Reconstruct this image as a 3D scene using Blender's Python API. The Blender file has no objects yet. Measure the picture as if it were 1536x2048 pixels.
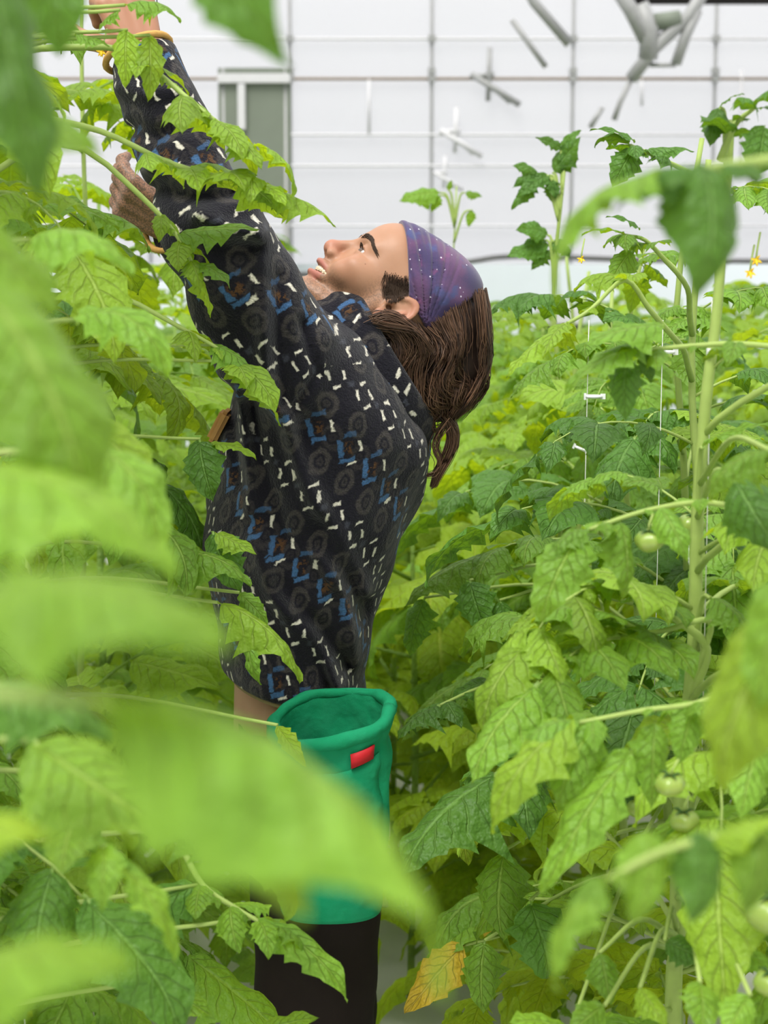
import bpy, bmesh, math, random
import numpy as np
from mathutils import Vector, Matrix

random.seed(7)
rng = np.random.default_rng(7)
SC = bpy.context.scene
COL = SC.collection

# ------------------------------------------------------------------ camera
FPX = 3458.0                      # focal length in pixels of the 1536x2048 frame
PITCH = math.atan((1024 - 560) / FPX)
CAMZ = 1.64
cam_d = bpy.data.cameras.new('camera')
cam_d.sensor_fit = 'VERTICAL'
cam_d.sensor_height = 36.0
cam_d.sensor_width = 27.0
cam_d.lens = FPX / 2048 * 36.0
cam_d.clip_start = 0.02
cam_d.dof.use_dof = True
cam_d.dof.focus_distance = 2.40
cam_d.dof.aperture_fstop = 6.2
cam = bpy.data.objects.new('camera', cam_d)
cam.location = (0, 0, CAMZ)
cam.rotation_euler = (math.pi / 2 - PITCH, 0, 0)
COL.objects.link(cam)
SC.camera = cam

# ------------------------------------------------------------------ sky: CIE overcast (horizon a third of the zenith)
world = bpy.data.worlds.new('overcast_sky')
SC.world = world
world.use_nodes = True
wn, wl = world.node_tree.nodes, world.node_tree.links
wn.clear()
wo = wn.new('ShaderNodeOutputWorld')
wb = wn.new('ShaderNodeBackground')
tc = wn.new('ShaderNodeTexCoord')
sx = wn.new('ShaderNodeSeparateXYZ')
ab = wn.new('ShaderNodeMath'); ab.operation = 'ABSOLUTE'
ma = wn.new('ShaderNodeMath'); ma.operation = 'MULTIPLY_ADD'
ma.inputs[1].default_value = 2.0 / 3; ma.inputs[2].default_value = 1.0 / 3
wb.inputs['Color'].default_value = (0.985, 0.985, 1.0, 1)
wl.new(tc.outputs['Generated'], sx.inputs[0])
wl.new(sx.outputs['Z'], ab.inputs[0])
wl.new(ab.outputs[0], ma.inputs[0])
mu = wn.new('ShaderNodeMath'); mu.operation = 'MULTIPLY'; mu.inputs[1].default_value = 1.87
wl.new(ma.outputs[0], mu.inputs[0])
wl.new(mu.outputs[0], wb.inputs['Strength'])
wl.new(wb.outputs[0], wo.inputs['Surface'])

# the sun behind the cloud cover: broad and weak, from high on the left behind the camera
sun_d = bpy.data.lights.new('veiled_sun', 'SUN')
sun_d.energy = 3.9
sun_d.angle = math.radians(28)
sun_d.color = (1.0, 0.97, 0.92)
sun = bpy.data.objects.new('veiled_sun', sun_d)
sun.rotation_euler = (math.radians(28), math.radians(-14), 0)
COL.objects.link(sun)

SC.view_settings.view_transform = 'Standard'
SC.view_settings.look = 'None'
SC.view_settings.gamma = 1.0
SC.view_settings.exposure = 0.0
SC.view_settings.use_curve_mapping = False
SC.cycles.use_denoising = True
SC.cycles.max_bounces = 6
SC.cycles.transparent_max_bounces = 10
SC.cycles.transmission_bounces = 8
SC.cycles.diffuse_bounces = 4
SC.cycles.use_adaptive_sampling = True
SC.cycles.adaptive_threshold = 0.05

# ------------------------------------------------------------------ pixel <-> world
cp, sp = math.cos(PITCH), math.sin(PITCH)
def W(px, py, Y):
    a = (px - 768) / FPX; b = (1024 - py) / FPX
    d = Vector((a, cp + b * sp, -sp + b * cp))
    return Vector((0, 0, CAMZ)) + d * (Y / d.y)
def proj(p):
    x, y, z = p[0], p[1], p[2] - CAMZ
    f = y * cp - z * sp; u = y * sp + z * cp
    if f < 0.05: return (-9999, -9999)
    return (768 + FPX * x / f, 1024 - FPX * u / f)
def inpoly(x, y, poly):
    c = False; j = len(poly) - 1
    for i in range(len(poly)):
        xi, yi = poly[i]; xj, yj = poly[j]
        if (yi > y) != (yj > y) and x < (xj - xi) * (y - yi) / (yj - yi) + xi: c = not c
        j = i
    return c

# ------------------------------------------------------------------ object helpers
def tag(o, label=None, cat=None, group=None, kind=None):
    if label: o['label'] = label
    if cat: o['category'] = cat
    if group: o['group'] = group
    if kind: o['kind'] = kind
    return o
def mesh(name, verts, faces, mat=None, smooth=True, uv=None):
    me = bpy.data.meshes.new(name)
    me.from_pydata([tuple(v) for v in verts], [], [tuple(f) for f in faces])
    if mat is not None: me.materials.append(mat)
    if smooth: me.polygons.foreach_set('use_smooth', [True] * len(me.polygons))
    if uv is not None:
        l = me.uv_layers.new(name='UVMap')
        idx = np.empty(len(me.loops), np.int32); me.loops.foreach_get('vertex_index', idx)
        l.data.foreach_set('uv', np.asarray(uv, np.float32)[idx].ravel())
    me.update()
    return me
def npmesh(name, V, Q, mat=None, smooth=True):
    me = bpy.data.meshes.new(name)
    V = np.asarray(V, np.float32); Q = np.asarray(Q, np.int32)
    me.vertices.add(len(V)); me.vertices.foreach_set('co', V.ravel())
    n = Q.shape[1]
    me.loops.add(Q.size); me.loops.foreach_set('vertex_index', Q.ravel())
    me.polygons.add(len(Q))
    me.polygons.foreach_set('loop_start', np.arange(0, Q.size, n, dtype=np.int32))
    me.polygons.foreach_set('loop_total', np.full(len(Q), n, np.int32))
    me.polygons.foreach_set('use_smooth', np.full(len(Q), smooth, bool))
    if mat is not None: me.materials.append(mat)
    me.update(calc_edges=True); me.validate()
    return me
def link(name, me, parent=None, loc=None):
    o = bpy.data.objects.new(name, me)
    COL.objects.link(o)
    if parent is not None: o.parent = parent
    if loc is not None: o.location = loc
    return o
def empty(name, loc=(0, 0, 0)):
    o = bpy.data.objects.new(name, None); o.location = loc
    o.empty_display_size = 0.05
    COL.objects.link(o); return o

def box_geo(c, s, R=None):
    v = []
    for i in (-1, 1):
        for j in (-1, 1):
            for k in (-1, 1):
                p = Vector((i * s[0] / 2, j * s[1] / 2, k * s[2] / 2))
                if R is not None: p = R @ p
                v.append(p + Vector(c))
    f = [(0, 1, 3, 2), (4, 6, 7, 5), (0, 4, 5, 1), (2, 3, 7, 6), (0, 2, 6, 4), (1, 5, 7, 3)]
    return v, f
def box(name, c, s, mat, parent=None, R=None, bevel=0.0):
    v, f = box_geo(c, s, R)
    if bevel > 0:
        bm = bmesh.new(); vs = [bm.verts.new(p) for p in v]
        for q in f: bm.faces.new([vs[i] for i in q])
        bmesh.ops.recalc_face_normals(bm, faces=bm.faces)
        bmesh.ops.bevel(bm, geom=bm.edges, offset=bevel, segments=2, affect='EDGES')
        me = bpy.data.meshes.new(name); bm.to_mesh(me); bm.free(); me.materials.append(mat)
    else:
        me = mesh(name, v, f, mat, smooth=False)
    return link(name, me, parent)
def catmull(P, n):
    P = [Vector(p) for p in P]
    Q = [P[0] * 2 - P[1]] + P + [P[-1] * 2 - P[-2]]
    out = []
    for i in range(len(P) - 1):
        a, b, c, d = Q[i:i + 4]
        for k in range(n):
            t = k / n
            out.append(0.5 * ((2 * b) + (c - a) * t + (2 * a - 5 * b + 4 * c - d) * t * t + (3 * b - a - 3 * c + d) * t ** 3))
    out.append(P[-1]); return out
def tube_geo(P, r, sides=6, off=0):
    """P points, r radius or list; returns verts, faces, uv"""
    P = [Vector(p) for p in P]; n = len(P)
    if not hasattr(r, '__len__'): r = [r] * n
    V, F, U = [], [], []
    t0 = (P[1] - P[0]).normalized()
    ref = Vector((0, 0, 1)) if abs(t0.z) < 0.9 else Vector((1, 0, 0))
    s = t0.cross(ref).normalized()
    for i in range(n):
        t = (P[min(i + 1, n - 1)] - P[max(i - 1, 0)])
        t = t.normalized() if t.length > 1e-9 else t0
        s = (s - t * s.dot(t)).normalized(); u = t.cross(s)
        for k in range(sides):
            a = 2 * math.pi * k / sides
            V.append(P[i] + (s * math.cos(a) + u * math.sin(a)) * r[i]); U.append((i / (n - 1), 3.0))
    for i in range(n - 1):
        for k in range(sides):
            k2 = (k + 1) % sides
            F.append((off + i * sides + k, off + i * sides + k2, off + (i + 1) * sides + k2, off + (i + 1) * sides + k))
    F.append(tuple(off + k for k in range(sides))[::-1])
    F.append(tuple(off + (n - 1) * sides + k for k in range(sides)))
    return V, F, U
def tube(name, P, r, mat, parent=None, sides=8):
    v, f, u = tube_geo(P, r, sides)
    return link(name, mesh(name, v, f, mat, uv=u), parent)

# ------------------------------------------------------------------ node expressions
class E:
    def __init__(s, nt, sock): s.nt = nt; s.k = sock
    def _m(s, op, *a):
        n = s.nt.nodes.new('ShaderNodeMath'); n.operation = op
        for i, x in enumerate((s,) + a):
            if isinstance(x, E): s.nt.links.new(x.k, n.inputs[i])
            else: n.inputs[i].default_value = x
        return E(s.nt, n.outputs[0])
    def __add__(s, o): return s._m('ADD', o)
    def __radd__(s, o): return s._m('ADD', o)
    def __sub__(s, o): return s._m('SUBTRACT', o)
    def __rsub__(s, o): return s._m('MULTIPLY', -1.0)._m('ADD', o)
    def __mul__(s, o): return s._m('MULTIPLY', o)
    def __rmul__(s, o): return s._m('MULTIPLY', o)
    def __truediv__(s, o): return s._m('DIVIDE', o)
    def abs(s): return s._m('ABSOLUTE')
    def frac(s): return s._m('FRACT')
    def min(s, o): return s._m('MINIMUM', o)
    def max(s, o): return s._m('MAXIMUM', o)
    def sqrt(s): return s._m('SQRT')
    def sin(s): return s._m('SINE')
    def floor(s): return s._m('FLOOR')
    def step(s, a, b):              # 1 below a, 0 above b (a<b)
        n = s.nt.nodes.new('ShaderNodeMapRange'); n.interpolation_type = 'SMOOTHSTEP'
        s.nt.links.new(s.k, n.inputs[0])
        n.inputs[1].default_value = a; n.inputs[2].default_value = b
        n.inputs[3].default_value = 1.0; n.inputs[4].default_value = 0.0
        return E(s.nt, n.outputs[0])
class Mat:
    def __init__(s, name):
        s.m = bpy.data.materials.new(name); s.m.use_nodes = True
        s.nt = s.m.node_tree; s.nt.nodes.clear()
        s.out = s.nt.nodes.new('ShaderNodeOutputMaterial')
    def n(s, t, **kw):
        x = s.nt.nodes.new(t)
        for k, v in kw.items(): setattr(x, k, v)
        return x
    def l(s, a, b): s.nt.links.new(a.k if isinstance(a, E) else a, b)
    def e(s, sock): return E(s.nt, sock)
    def attr(s, name):
        a = s.n('ShaderNodeAttribute'); a.attribute_name = name; return a
    def xyz(s, vec):
        x = s.n('ShaderNodeSeparateXYZ'); s.l(vec, x.inputs[0])
        return [s.e(o) for o in x.outputs]
    def noise(s, scale, detail=3, vec=None, rough=0.5):
        x = s.n('ShaderNodeTexNoise'); x.inputs['Scale'].default_value = scale
        x.inputs['Detail'].default_value = detail; x.inputs['Roughness'].default_value = rough
        if vec is None:
            t = s.n('ShaderNodeTexCoord'); vec = t.outputs['Object']
        s.l(vec, x.inputs['Vector'])
        return s.e(x.outputs['Fac'])
    def mix(s, fac, a, b):
        x = s.n('ShaderNodeMix', data_type='RGBA')
        if isinstance(fac, E): s.l(fac, x.inputs[0])
        else: x.inputs[0].default_value = fac
        for sock, v in ((x.inputs[6], a), (x.inputs[7], b)):
            if isinstance(v, tuple): sock.default_value = (*v[:3], 1)
            else: s.l(v, sock)
        return x.outputs[2]
    def bsdf(s, color, rough=0.6, spec=0.3, **kw):
        p = s.n('ShaderNodeBsdfPrincipled')
        if isinstance(color, tuple): p.inputs['Base Color'].default_value = (*color[:3], 1)
        else: s.l(color, p.inputs['Base Color'])
        if isinstance(rough, E): s.l(rough, p.inputs['Roughness'])
        else: p.inputs['Roughness'].default_value = rough
        p.inputs['Specular IOR Level'].default_value = spec
        for k, v in kw.items(): p.inputs[k.replace('_', ' ')].default_value = v
        s.p = p
        return p
    def bump(s, h, strength=0.3, dist=0.001):
        b = s.n('ShaderNodeBump'); b.inputs['Strength'].default_value = strength
        b.inputs['Distance'].default_value = dist
        s.l(h, b.inputs['Height']); s.l(b.outputs[0], s.p.inputs['Normal']); return b
    def done(s, sh=None):
        s.l((sh or s.p).outputs[0], s.out.inputs[0]); return s.m
def simple(name, col, rough=0.6, spec=0.3, nscale=40, namp=0.25, bump=0.1, **kw):
    m = Mat(name); n = m.noise(nscale)
    d = tuple(c * (1 - namp) for c in col); b = tuple(min(1, c * (1 + namp)) for c in col)
    m.bsdf(m.mix(n, d, b), rough, spec, **kw); m.bump(n, bump, 0.002)
    return m.done()

# ------------------------------------------------------------------ surface nets on an SDF grid
def nets(fn, lo, hi, h):
    lo = np.array(lo, float); hi = np.array(hi, float)
    n = np.ceil((hi - lo) / h).astype(int) + 1
    ax = [(lo[i] + h * np.arange(n[i])).astype(np.float32) for i in range(3)]
    # coarse pass first, fine values only near the surface
    cs = 4; n = ((n - 1 + cs - 1) // cs) * cs + 1
    ax = [(lo[i] + h * np.arange(n[i])).astype(np.float32) for i in range(3)]
    Xc, Yc, Zc = np.meshgrid(*[q[::cs] for q in ax], indexing='ij')
    Dc = fn(Xc, Yc, Zc).astype(np.float32)
    nearc = np.abs(Dc) < h * cs * 2.6
    D = np.repeat(np.repeat(np.repeat(Dc, cs, 0), cs, 1), cs, 2)
    M_ = np.repeat(np.repeat(np.repeat(nearc, cs, 0), cs, 1), cs, 2)
    off = cs // 2
    D = D[off:off + n[0], off:off + n[1], off:off + n[2]].copy(); M_ = M_[off:off + n[0], off:off + n[1], off:off + n[2]]
    pad = [(0, int(n[i] - D.shape[i])) for i in range(3)]
    D = np.pad(D, pad, mode='edge'); M_ = np.pad(M_, pad, mode='edge')
    ii, jj, kk = np.nonzero(M_)
    D[ii, jj, kk] = fn(ax[0][ii], ax[1][jj], ax[2][kk])
    S = D < 0
    c = np.zeros(np.array(S.shape) - 1, np.int8)
    for i in (0, 1):
        for j in (0, 1):
            for k in (0, 1):
                c += S[i:S.shape[0] - 1 + i, j:S.shape[1] - 1 + j, k:S.shape[2] - 1 + k]
    act = (c > 0) & (c < 8)
    I = np.argwhere(act)
    idx = np.full(act.shape, -1, np.int32); idx[act] = np.arange(len(I))
    P = np.zeros((len(I), 3)); cnt = np.zeros(len(I))
    corners = [(i, j, k) for i in (0, 1) for j in (0, 1) for k in (0, 1)]
    for a in corners:
        for axn in range(3):
            if a[axn]: continue
            b = list(a); b[axn] = 1
            da = D[I[:, 0] + a[0], I[:, 1] + a[1], I[:, 2] + a[2]]
            db = D[I[:, 0] + b[0], I[:, 1] + b[1], I[:, 2] + b[2]]
            m = (da < 0) != (db < 0)
            t = np.where(m, da / np.where(m, da - db, 1), 0)
            q = np.tile(np.array(a, float), (len(I), 1)); q[:, axn] += t
            P[m] += q[m]; cnt[m] += 1
    V = lo + h * (I + P / cnt[:, None])
    Q = []
    for axn in range(3):
        o1, o2 = [(1, 2), (2, 0), (0, 1)][axn]
        sl0 = [slice(None)] * 3; sl1 = [slice(None)] * 3
        sl0[axn] = slice(0, -1); sl1[axn] = slice(1, None)
        s0, s1 = S[tuple(sl0)], S[tuple(sl1)]
        ch = s0 != s1
        for s_ in (o1, o2):
            k = [slice(None)] * 3
            ch2 = np.zeros_like(ch); k[s_] = slice(1, -1); ch2[tuple(k)] = ch[tuple(k)]; ch = ch2
        E_ = np.argwhere(ch)
        if not len(E_): continue
        def cell(d1, d2):
            q = E_.copy(); q[:, o1] -= d1; q[:, o2] -= d2
            return idx[q[:, 0], q[:, 1], q[:, 2]]
        a, b, c_, d = cell(1, 1), cell(0, 1), cell(0, 0), cell(1, 0)
        q = np.stack([a, b, c_, d], 1)
        flip = ~s0[ch]
        q[flip] = q[flip][:, ::-1]
        Q.append(q)
    Q = np.concatenate(Q)
    return V, Q[(Q >= 0).all(1)]
def relax(V, Q, it=2, lam=0.5):
    e = np.concatenate([Q[:, [0, 1]], Q[:, [1, 2]], Q[:, [2, 3]], Q[:, [3, 0]]])
    for _ in range(it):
        s = np.zeros_like(V); c = np.zeros(len(V))
        np.add.at(s, e[:, 0], V[e[:, 1]]); np.add.at(c, e[:, 0], 1)
        np.add.at(s, e[:, 1], V[e[:, 0]]); np.add.at(c, e[:, 1], 1)
        V = V + lam * (s / np.maximum(c, 1)[:, None] - V)
    return V
def smin(a, b, k):
    h = np.clip(0.5 + 0.5 * (b - a) / k, 0, 1)
    return b + (a - b) * h - k * h * (1 - h)
def smax(a, b, k): return -smin(-a, -b, k)
def ell(x, y, z, c, r):
    a, b, d = (x - c[0]), (y - c[1]), (z - c[2])
    k0 = np.sqrt((a / r[0]) ** 2 + (b / r[1]) ** 2 + (d / r[2]) ** 2)
    k1 = np.sqrt((a / r[0] ** 2) ** 2 + (b / r[1] ** 2) ** 2 + (d / r[2] ** 2) ** 2)
    return k0 * (k0 - 1) / np.maximum(k1, 1e-9)
def cap(x, y, z, a, b, ra, rb=None):
    if rb is None: rb = ra
    a = np.array(a, float); b = np.array(b, float); d = b - a; L = (d * d).sum()
    t = np.clip(((x - a[0]) * d[0] + (y - a[1]) * d[1] + (z - a[2]) * d[2]) / L, 0, 1).astype(np.float32)
    return np.sqrt((x - a[0] - t * d[0]) ** 2 + (y - a[1] - t * d[1]) ** 2 + (z - a[2] - t * d[2]) ** 2) - (ra + (rb - ra) * t)
def lines_dist2(x, z, pts):
    best = None
    for (x0, z0), (x1, z1) in zip(pts[:-1], pts[1:]):
        dx, dz = x1 - x0, z1 - z0
        t = np.clip(((x - x0) * dx + (z - z0) * dz) / (dx * dx + dz * dz), 0, 1)
        d = (x - x0 - t * dx) ** 2 + (z - z0 - t * dz) ** 2
        best = d if best is None else np.minimum(best, d)
    return best
# ------------------------------------------------------------------ materials of the plants
def leaf_mat(name, top, light, vein, young=0.0, trans=0.34):
    m = Mat(name)
    uv = m.n('ShaderNodeUVMap'); u, v, _ = m.xyz(uv.outputs[0])
    av = v.abs()
    ph = (u * 8.0 - av * 2.2).frac()
    side = ((ph - 0.5).abs()).step(0.0, 0.10) * av.step(0.55, 0.98)
    mid = av.step(0.02, 0.10)
    vn = side.max(mid) * (1.0 - av.step(1.5, 2.0) * 0.0)
    blade = av.step(1.4, 1.6)
    vn = vn * blade
    oi = m.n('ShaderNodeObjectInfo'); rnd = m.e(oi.outputs['Random'])
    geo = m.n('ShaderNodeNewGeometry')
    n1 = m.noise(9.0, 0, geo.outputs['Position'])
    n2 = m.noise(160.0, 1, geo.outputs['Position'])
    tone = (rnd * 0.65 + n1 * 0.55 - 0.1)
    c = m.mix(tone, tuple(x * 0.62 for x in top), tuple(x * 1.3 for x in top))
    c = m.mix((n2 - 0.35) * 0.5, c, tuple(x * 0.7 for x in top))
    c = m.mix(vn * 0.42, c, vein)
    c = m.mix(1.0 - blade, c, (0.26, 0.40, 0.10))
    p = m.bsdf(c, 0.46, 0.26)
    # blistered blade between the veins
    n4 = m.noise(70.0, 0, geo.outputs['Position'])
    h = (1.0 - vn) * 0.45 + n2 * 0.55 + n4 * 1.1
    bn = m.bump(h, 0.9, 0.007)
    t = m.n('ShaderNodeBsdfTranslucent')
    m.l(m.mix(tone, tuple(x * 0.75 for x in light), light), t.inputs['Color'])
    m.l(bn.outputs[0], t.inputs['Normal'])
    mx = m.n('ShaderNodeMixShader'); mx.inputs[0].default_value = trans
    m.l(p.outputs[0], mx.inputs[1]); m.l(t.outputs[0], mx.inputs[2])
    return m.done(mx)
LEAF = leaf_mat('tomato_leaf', (0.170, 0.330, 0.040), (0.42, 0.62, 0.010), (0.38, 0.52, 0.12), trans=0.40)
LEAFY = leaf_mat('tomato_leaf_young', (0.260, 0.430, 0.045), (0.55, 0.72, 0.010), (0.46, 0.58, 0.16), trans=0.46)
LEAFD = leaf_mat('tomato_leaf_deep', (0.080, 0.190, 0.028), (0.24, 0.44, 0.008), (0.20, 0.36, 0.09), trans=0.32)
LEAFO = leaf_mat('tomato_leaf_old', (0.270, 0.410, 0.025), (0.56, 0.70, 0.012), (0.50, 0.53, 0.08), trans=0.50)
LEAFX = leaf_mat('tomato_leaf_withered', (0.62, 0.42, 0.04), (0.75, 0.55, 0.05), (0.62, 0.50, 0.15), trans=0.4)
STEM = simple('tomato_stem', (0.30, 0.40, 0.10), 0.55, 0.3, 60, 0.2, 0.2)
CLIP = simple('clear_white_plastic', (0.80, 0.82, 0.82), 0.3, 0.5, 30, 0.05, 0.0)

# ------------------------------------------------------------------ the setting
m = Mat('white_ground_sheet'); n = m.noise(3.0, 4)
m.bsdf(m.mix(n, (0.52, 0.52, 0.50), (0.74, 0.74, 0.72)), 0.7, 0.2); m.bump(m.noise(25.0), 0.3, 0.004); FLOORM = m.done()
GRASSM = simple('pale_gravel', (0.62, 0.64, 0.66), 0.9, 0.1, 4, 0.1, 0.3)
STEEL = simple('galvanised_steel', (0.27, 0.275, 0.27), 0.45, 0.5, 30, 0.12, 0.05)
STEELB = simple('brown_steel', (0.20, 0.155, 0.11), 0.5, 0.4, 30, 0.2, 0.05)
FAINT = simple('pale_alloy', (0.55, 0.55, 0.56), 0.5, 0.4, 30, 0.05, 0.02)
PANELM = simple('grey_green_board', (0.165, 0.190, 0.150), 0.7, 0.2, 6, 0.12, 0.05)
DARKM = simple('black_shade_cloth', (0.025, 0.022, 0.022), 0.9, 0.1, 40, 0.2, 0.1)
HOSEM = simple('black_hose', (0.10, 0.10, 0.10), 0.5, 0.3, 40, 0.2, 0.05)
m = Mat('milky_film')
t = m.n('ShaderNodeBsdfTransparent'); t.inputs[0].default_value = (0.93, 0.935, 0.94, 1)
d = m.n('ShaderNodeBsdfTranslucent'); nn = m.noise(1.3, 3)
m.l(m.mix(nn, (0.78, 0.78, 0.80), (0.92, 0.92, 0.93)), d.inputs['Color'])
df = m.n('ShaderNodeBsdfDiffuse'); df.inputs['Color'].default_value = (0.8, 0.8, 0.81, 1)
m1 = m.n('ShaderNodeMixShader'); m1.inputs[0].default_value = 0.35
m.l(d.outputs[0], m1.inputs[1]); m.l(df.outputs[0], m1.inputs[2])
m2 = m.n('ShaderNodeMixShader'); m2.inputs[0].default_value = 0.40
m.l(t.outputs[0], m2.inputs[1]); m.l(m1.outputs[0], m2.inputs[2])
FILM = m.done(m2)

fl = link('floor', mesh('floor', [(-7, -3, 0), (7, -3, 0), (7, 11.3, 0), (-7, 11.3, 0)], [(0, 1, 2, 3)], FLOORM, False))
tag(fl, 'white ground sheet laid between the crop rows', kind='structure')
og = link('ground_outside', mesh('ground_outside', [(-80, 11.3, -0.05), (80, 11.3, -0.05), (80, 140, -0.05), (-80, 140, -0.05)], [(0, 1, 2, 3)], GRASSM, False))
tag(og, 'pale gravel ground outside the film wall', kind='structure')

YW = 11.0
wall = empty('wall_back', (0, YW, 0))
tag(wall, 'white film end wall of the greenhouse with thin bars', kind='structure')
colx = [-536, -257, 22, 302, 583, 862, 1140, 1420, 1700, 1980]
rowy = [-520, -230, -75, 78, 158, 270, 332, 452, 545, 800]
X_ = [W(c, 560, YW).x for c in colx]
Z_ = [W(768, r, YW).z for r in rowy]
for i in range(len(X_) - 1):
    zs = [Z_[0], Z_[2], Z_[4], Z_[5], Z_[7], 0.0]
    for a, b in zip(zs[:-1], zs[1:]):
        v, f = box_geo(((X_[i] + X_[i + 1]) / 2, 0.02, (a + b) / 2), (X_[i + 1] - X_[i] - 0.01, 0.004, a - b - 0.008))
        link('pane', mesh('pane', v[4:], [(0, 1, 3, 2)], FILM, False) if False else mesh('pane', [
            (X_[i] + .005, .02, b + .004), (X_[i + 1] - .005, .02, b + .004), (X_[i + 1] - .005, .02, a - .004), (X_[i] + .005, .02, a - .004)],
            [(0, 1, 2, 3)], FILM, False), wall)
for i, x in enumerate(X_):
    tube('post', [(x, 0, 0), (x, 0, Z_[0])], 0.011, STEEL, wall, 8)
for r, z in zip(rowy, Z_):
    rad, mt = (0.008, FAINT)
    if r == 158: rad, mt = 0.010, STEELB
    if r in (78, 332, 270): rad = 0.009
    tube('rail', [(X_[0], -0.01, z), (X_[-1], -0.01, z)], rad, mt, wall, 8)
for x in X_:                      # joint sleeves where posts meet the brown rail
    for r in (78, 143, 158):
        z = W(768, r, YW).z
        v, f = box_geo((x, -0.005, z), (0.045, 0.05, 0.04)); link('bracket', mesh('bracket', v, f, STEEL, False), wall)
for px, r0, r1 in ((738, 158, 268), (1283, 158, 212), (1482, 140, 330)):
    a, b = W(px, r0, YW), W(px, r1, YW)
    tube('hanger', [(a.x, -0.01, a.z), (b.x, -0.01, b.z)], 0.010, FAINT, wall, 6)

def strut(name, pts, r, mat, label, cat='strut', group=None, sides=8):
    P = [W(*p) for p in pts]
    base = P[0].copy()
    o = tube(name, [p - base for p in P], r, mat, None, sides); o.location = base
    tag(o, label, cat, group, 'structure'); return o
YS = 9.0
strut('trim_1', [(1045, -40, YS), (1068, 5, YS), (1139, 88, YS)], 0.026, STEEL, 'upper grey diagonal roof brace ending on a wall post', 'brace')
strut('trim_2', [(1024, 40, YS), (1060, 90, YS), (1092, 134, YS)], 0.015, STEEL, 'short grey diagonal rod below the upper brace', 'brace')
tr = empty('trim_3', W(1300, 100, YS)); tag(tr, 'grey steel lattice arm hanging from the roof above the tall plants', kind='structure')
def tp(name, pts, r, mat=STEEL):
    tube(name, [W(*p) - tr.location for p in pts], r, mat, tr, 8)
tp('lattice_bar', [(1420, -40, YS), (1380, 30, YS), (1310, 95, YS), (1262, 158, YS)], 0.034, STEEL)
tp('lattice_bar', [(1395, 20, YS), (1372, 70, YS), (1352, 128, YS)], 0.028, STEEL)
tp('lattice_bar', [(1262, 158, YS), (1240, 205, YS), (1228, 240, YS)], 0.015)
tp('lattice_bar', [(1205, 215, YS), (1180, 255, YS)], 0.014)
tp('lattice_bar', [(1230, -30, YS), (1262, 20, YS), (1292, 80, YS)], 0.040)
tp('lattice_bar', [(1278, 10, YS), (1300, 60, YS), (1296, 118, YS)], 0.050)
tp('lattice_bar', [(1300, 130, YS), (1352, 130, YS)], 0.012)
tp('lattice_bar', [(1310, 45, YS), (1360, 38, YS)], 0.045, PANELM)
def cross(px, py, s, label):
    t = empty('hanging_bracket', W(px, py, 10.97)); tag(t, label, 'bracket', 'grey hanging brackets by the film wall')
    for dx0, dy0, dx1, dy1, r in ((0, -55, -4, 52, .016), (-38, -2, 60, 60, .020), (-40, 4, 8, -2, .016), (-10, 12, 40, 56, .012)):
        tube('arm', [W(px + dx0 * s, py + dy0 * s, 10.97) - t.location, W(px + dx1 * s, py + dy1 * s, 10.97) - t.location], r * s, FAINT if s < .9 else STEEL, t, 8)
cross(980, 150, 1.0, 'larger star-shaped grey bracket hanging before the brown rail')
cross(913, 262, 0.85, 'smaller faint star-shaped bracket hanging lower above the headband')
cross(890, 345, 0.6, 'faintest small bracket lowest above the purple headband')
tr4 = strut('trim_4', [(1250, -8, 10.6), (1950, -8, 10.6)], 0.050, DARKM, 'dark rolled shade cloth under the roof edge', 'shade roll')

pn = empty('grey_board', W(512, 280, 10.3)); tag(pn, 'tall grey green board standing against the film wall', 'board')
a, b = W(436, 136, 10.3), W(583, 424, 10.3); c0 = pn.location
box('panel', ((a.x + b.x) / 2 - c0.x, 0, (a.z + b.z) / 2 - c0.z), (b.x - a.x, 0.03, a.z - b.z), PANELM, pn, bevel=0.004)
z1 = W(500, 158, 10.3).z
box('cross_rail', ((a.x + b.x) / 2 - c0.x, -0.03, z1 - c0.z), (b.x - a.x, 0.03, 0.055), FAINT, pn, bevel=0.004)
xs = W(484, 200, 10.3).x; zb = W(484, 250, 10.3).z
box('upright_strip', (xs - c0.x, -0.03, (z1 + zb) / 2 - c0.z - .03), (0.045, 0.03, z1 - zb), FAINT, pn, bevel=0.004)
zb2 = W(500, 436, 10.3).z
tube('leg', [(b.x - c0.x - .03, 0, a.z - c0.z), (b.x - c0.x - .03, 0, -c0.z)], 0.018, STEEL, pn)
tube('leg', [(a.x - c0.x + .03, 0, a.z - c0.z), (a.x - c0.x + .03, 0, -c0.z)], 0.018, STEEL, pn)

hz = tube('drain_hose', [p - W(760, 540, 10.5) for p in catmull([W(300, 556, 10.5), W(600, 549, 10.5), W(760, 541, 10.5), W(925, 525, 10.5), W(1000, 514, 10.5), W(1090, 513, 10.5), W(1300, 520, 10.5), W(1700, 524, 10.5)], 6)], 0.016, HOSEM)
hz.location = W(760, 540, 10.5); tag(hz, 'long black hose slung along the film wall behind the head', 'hose')
PALEB = simple('pale_blue_board', (0.62, 0.67, 0.72), 0.6, 0.3, 3, 0.05, 0.02)
zt = W(768, 528, 10.75).z
lw = box('wall_base', (0, 10.75, zt / 2), (7.5, 0.03, zt), PALEB); tag(lw, 'low pale blue board along the foot of the film wall', kind='structure')
ct = empty('pump_box', (W(1120, 620, 9.2).x, 9.2, 0)); tag(ct, 'grey equipment box with black base beyond the crop', 'box')
zt = W(1120, 612, 9.2).z
box('body', (0, 0, zt - .05), (.24, .2, .10), FAINT, ct, bevel=.01); box('base', (0, 0, zt - .15), (.24, .2, .10), DARKM, ct, bevel=.01)
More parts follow.
